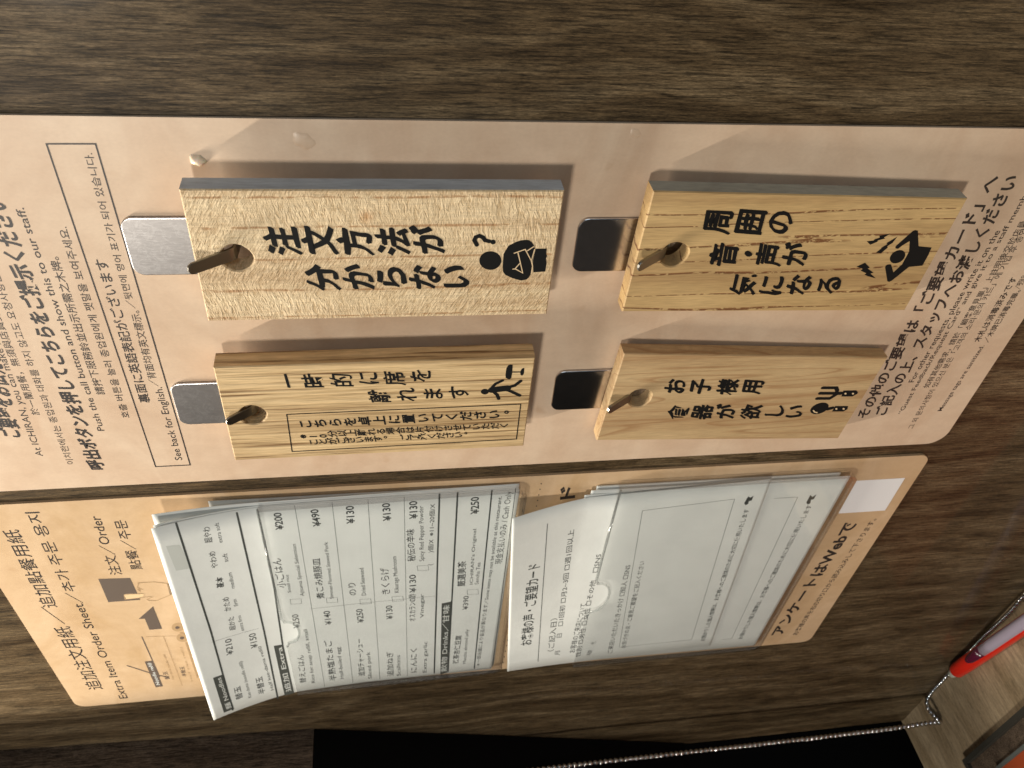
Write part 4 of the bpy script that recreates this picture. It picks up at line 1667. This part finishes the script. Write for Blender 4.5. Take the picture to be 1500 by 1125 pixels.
# ---------------------------------------------------------------- upper message sheet
sheet = thing('message_sheet', W(182.5, -30, 0), 'wide pale pink wood-print sheet of multilingual text behind the four hanging wooden tags', 'notice sheet')
slab('sheet_board', rrect(-240, -98.3, 183, 40.2, 7.5, 8), .05, 1.0, M['sheet'], sheet)

# ---------------------------------------------------------------- lower card holder with two clear pockets
card = thing('card_holder', W(182, 125, 0), 'tan wood-print board with two clear plastic pockets full of white slips', 'card holder')
slab('holder_board', rrect(-196.2, 47.2, 181.6, 202.6, 5, 6), .05, 1.2, M['card'], card)
slab('blank_sticker', [(153.3, 61.8), (175.9, 61.8), (176.3, 84.6), (153.7, 84.6)], 1.22, 1.3, M['sticker'], card)['label'] = 'blank white square sticker at the board end'

def pocket(u0, v0, u1, v1, ha, hb, notch):
    """clear moulded pocket: open towards the top, thumb notch in the front panel's rim"""
    out_ = rrect(u0, v0, u1, v1, 4, 6)
    hf = lambda u, v: ha + (hb - ha) * (u - u0) / (u1 - u0)
    nc, nr = notch
    # front panel outline, the mouth edge (u0) carries the notch
    pts = [(u0, v0)] + [(u0, nc - nr - 3), (u0 + .8, nc - nr - 1)] + [(u0 + .8 + nr * .62 * math.sin(math.pi * k / 12) ** .8, nc - nr * math.cos(math.pi * k / 12)) for k in range(13)] + [(u0 + .8, nc + nr + 1), (u0, nc + nr + 3), (u0, v1)]
    for k in range(7):
        t_ = R(90 * k / 6); pts.append((u1 - 4 + 4 * math.sin(t_), v1 - 4 + 4 * math.cos(t_)))
    for k in range(7):
        t_ = R(90 * k / 6); pts.append((u1 - 4 + 4 * math.cos(t_), v0 + 4 - 4 * math.sin(t_)))
    V, F = slab_geo(pts, lambda u, v: hf(u, v) - 1.0, hf)
    pk = mesh('clear_pocket', V, F, M['clear'], card)
    rim_pts = [p for p in pts[:18]]
    # polished cut rim at the mouth
    path = [W(u, v, hf(u, v) - .5) for u, v in rim_pts]; V, F = tube(path, .00055, 8); sub('pocket_rim', V, F, M['clear2'], pk, card, True)
    # side and bottom walls standing on the board
    wpts = pts[18:] + [pts[0]]; V, F = [], []
    full = [(u0, v1)] + pts[19:] + [(u0, v0)]
    for k, (u, v) in enumerate(full):
        cu, cv = (u0 + u1) / 2, (v0 + v1) / 2
        iu = u - (1.1 if u > u1 - 5 else 0) ; iv = v - (1.1 if v > cv else -1.1)
        V += [W(u, v, 1.25), W(u, v, hf(u, v) - .02), W(iu, iv, hf(u, v) - .02), W(iu, iv, 1.25)]
        if k:
            b = 4 * k; F += [(b - 4, b - 3, b + 1, b), (b - 3, b - 2, b + 2, b + 1), (b - 2, b - 1, b + 3, b + 2)]
    sub('pocket_wall', V, F, M['smoke'], pk, card)
    return pk
M['clear2'] = m_clear('polished_rim', (.95, .96, .96), .08, .06); M['smoke'] = m_clear('acrylic_side', (.93, .92, .92), .15, .08)
pocket(-92.0, 50.6, 9.0, 198.0, 7.6, 5.4, (139, 9)); pocket(46.5, 53.2, 149.2, 198.2, 6.4, 5.6, (132, 12))

# ---------------------------------------------------------------- slips of paper
def paper(name, label, cat, hf, u0, v0, u1, v1, rot=0.0, th=.14, grp=None, mat='paper'):
    """a slip: origin corner (u0, v0), turned in its own plane by rot, draped over hf"""
    nu, nv = 84, 14; L_, Wd = u1 - u0, v1 - v0; V, F = [], []
    ca, sa = math.cos(rot), math.sin(rot)
    for side in (0, 1):
        for i in range(nu + 1):
            for j in range(nv + 1):
                a_, b_ = L_ * i / nu, Wd * j / nv; u = u0 + ca * a_ + sa * b_; v = v0 - sa * a_ + ca * b_
                V.append(W(u, v, hf(u, v) - (th if side == 0 else 0)))
    N = (nu + 1) * (nv + 1); ix = lambda s_, i, j: s_ * N + i * (nv + 1) + j
    for i in range(nu):
        for j in range(nv):
            F.append((ix(1, i, j), ix(1, i + 1, j), ix(1, i + 1, j + 1), ix(1, i, j + 1))); F.append((ix(0, i, j), ix(0, i, j + 1), ix(0, i + 1, j + 1), ix(0, i + 1, j)))
    for i in range(nu): F.append((ix(0, i, 0), ix(0, i + 1, 0), ix(1, i + 1, 0), ix(1, i, 0))); F.append((ix(0, i, nv), ix(1, i, nv), ix(1, i + 1, nv), ix(0, i + 1, nv)))
    for j in range(nv): F.append((ix(0, 0, j), ix(1, 0, j), ix(1, 0, j + 1), ix(0, 0, j + 1))); F.append((ix(0, nu, j), ix(0, nu, j + 1), ix(1, nu, j + 1), ix(1, nu, j)))
    t_ = thing(name, W(u1, (v0 + v1) / 2, 1.3), label, cat, grp)
    o = mesh('paper_sheet', V, F, M[mat], t_); o.data.polygons.foreach_set('use_smooth', [True] * len(F))
    return t_
GA, GB = 'order sheets stacked in the first clear pocket', 'request cards stacked in the second clear pocket'
pA = paper('order_sheet', 'front order sheet printed with yen prices, its end curling out of the pocket', 'paper slip', hA, -128.2, 51.4, 6.5, 196.4, -.014, .12, GA)
def under(k, du=0.0, flat=1.0):
    def f(u, v):
        c = max(0, -90 - u) / 38
        return hA(u, v) - .16 * k - flat * 2.0 * c ** 1.3 - .05 * k
    return f
paper('order_sheet', 'second order sheet showing a thin white strip just behind the front order sheet', 'paper slip', under(1, 0, .3), -127.6, 50.9, 6.2, 196.0, -.012, .12, GA)
paper('order_sheet', 'third order sheet, its white corner sticking out past the front order sheet', 'paper slip', under(2.2, 0, 2.1), -128.4, 49.4, 6.2, 195.4, -.006, .12, GA)
paper('order_sheet', 'rearmost order sheet lying flat and shaded against the tan board', 'paper slip', lambda u, v: min(1.9, 1.5 + .004 * (10 - u)), -110, 50.9, 6.2, 195.4, -.004, .3, GA)
pB = paper('request_card', 'front request card, tilted and sticking far out of the second clear pocket', 'paper slip', hB, 3.0, 61.0, 111.2, 199.0, .068, .12, GB)
pC = paper('request_card', 'second request card seated deepest in its pocket, nearest the blank white sticker', 'paper slip', lambda u, v: 3.3, 35.5, 55.6, 147.2, 197.2, 0.0, .12, GB)
paper('request_card', 'white request card whose top corner peeks out just above the tilted front card', 'paper slip', lambda u, v: 3.0 + .03 * max(0, 60 - u), 33.0, 57.6, 112.0, 196.6, -.012, .12, GB)
paper('request_card', 'lowest request card lying on the tan board under the rest of its stack', 'paper slip', lambda u, v: 2.2, 38.0, 54.8, 143.0, 195.8, 0.0, .7, GB)

# ---------------------------------------------------------------- hooks
def hook(k, pu, pv, root_u, bend_h, tip, label):
    t_ = thing('adhesive_hook', W(pu + 17, pv + 9.4, 1.1), label, 'hook', 'adhesive steel hooks holding the tags')
    p = slab('hook_plate', rrect(pu, pv, pu + 36, pv + 18.8, 3.2, 7), 1.05, 1.95, M['worn' if k < 3 else 'steel'], t_); bevel(p, .00035, 3)
    cv = tip[1]; path = [(root_u + 3.0, 1.6), (root_u + .9, 1.9), (root_u + .1, 3.0), (root_u, 5.5), (root_u - .1, bend_h - 1.2), (root_u - .5, bend_h - .3), (root_u - 1.4, bend_h + .45)]
    a_ = path[-1]; path += [(a_[0] + (tip[0] - a_[0]) * q / 4, a_[1] + (tip[2] - a_[1]) * q / 4) for q in range(1, 5)]
    V, F = [], []; n = len(path); wd = 2.25; th = .45
    for i, (u, h) in enumerate(path):
        a0, a1 = path[max(i - 1, 0)], path[min(i + 1, n - 1)]; d = Vector((a1[0] - a0[0], a1[1] - a0[1])).normalized(); nn = Vector((-d.y, d.x))
        ww = wd * (1 - .24 * i / n)
        for sv, sn in ((-1, -1), (1, -1), (1, 1), (-1, 1)): V.append(W(u + nn.x * th * sn, cv + ww * sv, h + nn.y * th * sn))
        if i: F += [(4 * i - 4 + q, 4 * i - 4 + (q + 1) % 4, 4 * i + (q + 1) % 4, 4 * i + q) for q in range(4)]
    # rounded tip
    u, h = path[-1]; d = Vector((path[-1][0] - path[-2][0], path[-1][1] - path[-2][1])).normalized(); nn = Vector((-d.y, d.x)); b0 = len(V); ww = wd * .77; m_ = 7
    for sn in (-1, 1):
        for q in range(m_):
            t1 = math.pi * q / (m_ - 1); e_ = ww * .9 * math.sin(t1); V.append(W(u + d.x * e_ + nn.x * th * sn, cv - ww * math.cos(t1), h + d.y * e_ + nn.y * th * sn))
    F += [tuple(range(b0, b0 + m_)), tuple(range(b0 + 2 * m_ - 1, b0 + m_ - 1, -1))] + [(b0 + q, b0 + m_ + q, b0 + m_ + q + 1, b0 + q + 1) for q in range(m_ - 1)]
    F.append((0, 1, 2, 3)); ar = mesh('hook_arm', V, F, M['arm'], t_); bevel(ar, .0002, 2); return t_
hook(1, -112.4, -70.2, -82.6, 9.6, (-92.6, -63.7, 15.9), 'bright scratched steel hook plate above the pale question-mark tag')
hook(2, -111.8, -9.0, -85.3, 8.6, (-92.6, -3.1, 13.2), 'scuffed pinkish steel hook plate above the coarse-grained oak tag')
hook(3, 13.4, -69.2, 39.6, 8.2, (30.2, -61.6, 14.6), 'dark mirror-like steel hook plate above the tag of a person holding their head')
hook(4, 13.9, -8.6, 40.9, 6.8, (32.2, .1, 12.0), 'dark mirror-like steel hook plate above the fork and spoon tag')

# ---------------------------------------------------------------- wooden tags
def tag(k, hole, label, cut=0.0):
    g_ = TAG[k]; th = g_['th']; root = thing('wooden_tag', place('T%d' % k, TL, TW / 2, -th), label, 'wooden tag', 'wooden message tags hanging from steel hooks')
    N = 32; r = 4.25; rnd = random.Random(k)
    ang = [2 * math.pi * q / N for q in range(N)]
    # outline sampled by ray from the hole centre so that ring and outline pair up
    def outl(ins):
        res = []; cs = []
        for a_ in ang:
            dx, dy = math.cos(a_), math.sin(a_); ts = []
            if dx > 1e-9: ts.append((TL - ins - hole[0]) / dx)
            if dx < -1e-9: ts.append((ins - hole[0]) / dx)
            if dy > 1e-9: ts.append((TW - ins - hole[1]) / dy)
            if dy < -1e-9: ts.append((ins - hole[1]) / dy)
            t_ = min(ts); res.append([hole[0] + dx * t_, hole[1] + dy * t_])
        for cxy in ((ins, ins), (TL - ins, ins), (TL - ins, TW - ins), (ins, TW - ins)):
            j = min(range(N), key=lambda q: (res[q][0] - cxy[0]) ** 2 + (res[q][1] - cxy[1]) ** 2 + (1e9 if q in cs else 0)); cs.append(j); res[j] = list(cxy)
        if cut:
            for j, (x, y) in enumerate(res):
                if y < TW / 2 and x > TL - 20: pass
        return res
    wob = [(.12 * math.sin(3 * a_ + k), .10 * math.cos(2 * a_ + k)) for a_ in ang]
    rings = []
    rp = lambda rr, z: [(hole[0] + rr * math.cos(a_) + w_[0], hole[1] + rr * math.sin(a_) + w_[1], z) for a_, w_ in zip(ang, wob)]
    rings.append(rp(r + .35, 0.0)); rings.append([(x, y, 0.0) for x, y in outl(.35)]); rings.append([(x, y, -.35) for x, y in outl(0)])
    rings.append([(x, y, -th + .3) for x, y in outl(0)]); rings.append([(x, y, -th) for x, y in outl(.3)]); rings.append(rp(r, -th)); rings.append(rp(r, -.35))
    V = [place('T%d' % k, x, y, z) for rg in rings for x, y, z in rg]; F = []
    for a_ in range(len(rings)):
        b_ = (a_ + 1) % len(rings); F += [(a_ * N + q, b_ * N + q, b_ * N + (q + 1) % N, a_ * N + (q + 1) % N) for q in range(N)]
    bd = mesh('tag_board', V, F, M['T%d' % k], root)
    if k in (1, 3):
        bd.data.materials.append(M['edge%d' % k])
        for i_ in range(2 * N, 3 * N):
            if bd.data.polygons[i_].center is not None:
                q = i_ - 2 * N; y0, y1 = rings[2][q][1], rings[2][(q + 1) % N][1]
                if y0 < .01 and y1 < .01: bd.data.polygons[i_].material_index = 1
    return root
TG = {'T1': tag(1, (10.95, 20.8), 'pale speckled wooden tag with a question mark and folded-arms figure'),
      'T2': tag(2, (8.6, 21.0), 'coarse striped oak tag with a walking figure, a stool and boxed small writing'),
      'T3': tag(3, (11.6, 20.9), 'golden wooden tag with dashed pore lines, lightning bolts and a figure holding its head'),
      'T4': tag(4, (10.9, 20.6), 'smooth light brown wooden tag with a spoon and fork picture')}

# ---------------------------------------------------------------- all writing
pa = dict(TG); pa.update({'sheet': sheet, 'card': card, 'A': pA, 'B': pB, 'C': pC})
merged = {}
for key, s, root, nm, mat, V, F in do_print(pa):
    if key[3] == 's' or key[3] == 'd':
        r_ = merged.setdefault((s, nm, mat.name), [root, nm, mat, [], []]); b0 = len(r_[3]); r_[3] += V; r_[4] += [tuple(b0 + q for q in f) for f in F]
    else: mesh(nm, V, F, mat, root)
for r_ in merged.values():
    o = mesh(r_[1], r_[3], r_[4], r_[2], r_[0]); o['kind'] = 'stuff'

# dried glue blobs on the message sheet
def blob(u, v, r, hh, seed, base_h=1.0):
    V, F = [W(u, v, base_h + hh)], []; n, mr = 18, 6
    for j in range(1, mr + 1):
        for q in range(n):
            a_ = 2 * math.pi * q / n; rr = r * (1 + .18 * math.sin(2 * a_ + seed) + .1 * math.sin(5 * a_ + seed)) * j / mr
            V.append(W(u + rr * math.cos(a_), v + rr * math.sin(a_), base_h + hh * (1 - (j / mr) ** 2) ** .7 - (.02 if j == mr else 0)))
            if j == 1: F.append((0, 1 + q, 1 + (q + 1) % n))
            else: b = 1 + (j - 2) * n; F.append((b + q, b + n + q, b + n + (q + 1) % n, b + (q + 1) % n))
    return V, F
V, F = blob(-89.3, -86.8, 1.8, 1.7, 1.0)
g1 = mesh('glue_blob', V, F, M['glue'], None, W(-89.3, -86.8, 1.0), True)
g1['label'] = 'small shiny cream glue blob on the pink sheet beside the pale question-mark tag'; g1['category'] = 'glue blob'

for u_, v_, r_, h_ in ((-62.3, -92.4, 2.6, .30), (25.5, -95.5, 1.5, .22)):
    V, F = blob(u_, v_, r_, h_, u_); mesh('raised_blister', V, F, M['sheet'], sheet, None, True)

# ---------------------------------------------------------------- beaded chain
chain = thing('bead_chain', W(294, 285, 17), 'silver beaded chain hanging past the dark opening and curling on the table', 'chain')
BR = 1.53
import bmesh
bm = bmesh.new(); bmesh.ops.create_uvsphere(bm, u_segments=12, v_segments=8, radius=BR / 1000); bead_me = bpy.data.meshes.new('bead'); bm.to_mesh(bead_me); bm.free()
bead_me.materials.append(M['bead']); bead_me.polygons.foreach_set('use_smooth', [True] * len(bead_me.polygons))
def resample(pts, step):
    o = [pts[0]]; acc = 0.0
    for a_, b_ in zip(pts, pts[1:]):
        d = (b_ - a_).length; p = step - acc
        while p <= d: o.append(a_.lerp(b_, p / d)); p += step
        acc = d - (p - step)
    return o
def smoothpath(pts, n=8):
    o = []
    for i in range(len(pts) - 1):
        p0, p1, p2, p3 = pts[max(i - 1, 0)], pts[i], pts[i + 1], pts[min(i + 2, len(pts) - 1)]
        for k in range(n):
            t_ = k / n; o.append(.5 * ((2 * p1) + (p2 - p0) * t_ + (2 * p0 - 5 * p1 + 4 * p2 - p3) * t_ ** 2 + (3 * p1 - p0 - 3 * p2 + p3) * t_ ** 3))
    o.append(pts[-1]); return o
UT = TABLE_U - BR
hang = [W(-30, 288, 21.5), W(120, 288.2, 21.2), W(240, 288.6, 20.4), W(284, 288.5, 19.2), W(UT - 1.5, 289.8, 18.9)]
tabl = [W(UT, v, max(h, BR + .1)) for v, h in CH1]
beh = [W(UT, v, h) for v, h in ((257, 1.6), (248, 1.45))]
tab2 = [W(UT, v, max(h, BR + .1)) for v, h in CH2] + [W(UT, 140, 3.0), W(UT, 90, 3.6)]
path = smoothpath(hang + tabl[1:] + beh + tab2)
bp = resample(path, 3.1 / 1000)
for p in bp:
    o = bpy.data.objects.new('bead', bead_me); o.parent = chain; o.location = p - chain.location; col.objects.link(o)
V, F = tube(bp, .00038, 6); mesh('chain_wire', V, F, M['bead'], chain)

# ---------------------------------------------------------------- pen
pen = thing('ballpoint_pen', W(TABLE_U, 225, 9), 'red and purple plastic pen lying on the table beside the wall', 'pen')
def pax(v): return W(TABLE_U - 4.7 - .02 * (252 - v) , v, 5.2 + (252 - v) * .14)
vs = [248.5, 248.0, 246.5, 235, 215, 190, 160, 120]
V, F = tube([pax(v) for v in vs], [.0033, .0040, .0044, .0046, .0046, .0046, .0046, .0046], 24); mesh('red_grip', V, F, M['red'], pen, None, True)
vs = [254.5, 254.0, 252, 248.6]; V, F = tube([pax(v) for v in vs], [.0012, .0020, .0026, .0030], 16); mesh('end_plug', V, F, M['plug'], pen, None, True)
off = W(-2.6, -1.0, .2) - W(0, 0, 0)
vs = [232, 230.5, 227, 221, 214]; V, F = tube([pax(v) + off for v in vs], [.0010, .0022, .0029, .0032, .0033], 20); mesh('ink_tube', V, F, M['purple'], pen, None, True)
vs = [213.9, 205, 190, 160, 120]; V, F = tube([pax(v) + off for v in vs], [.0033, .0034, .0034, .0034, .0034], 20); mesh('frosted_barrel', V, F, M['lav'], pen, None, True)

# ---------------------------------------------------------------- tray on the table
tray = thing('card_tray', W(TABLE_U, 100, 90), 'low dark-rimmed clear tray with an orange card on the table corner', 'tray')
def tbox(name, v0, h0, v1, h1, z0, z1, mat): return box3(name, (TABLE_U - z1, v0, h0), (TABLE_U - z0, v1, h1), mat, tray)
tbox('tray_rim', 60, 43.6, 287, 46.6, .02, 3.2, M['rim']); tbox('tray_rim', 284, 46.65, 287, 200, .02, 3.2, M['rim'])
tbox('tray_base', 60, 46.7, 283.9, 200, .02, .8, M['smokeplate']) if 'smokeplate' in M else tbox('tray_base', 60, 46.7, 283.9, 200, .02, .8, M['lintel'])
tbox('card_frame', 60, 57.3, 262, 59.3, .85, 2.6, M['rimgrey']); tbox('orange_card', 60, 59.4, 261, 200, .85, 2.0, M['orange'])
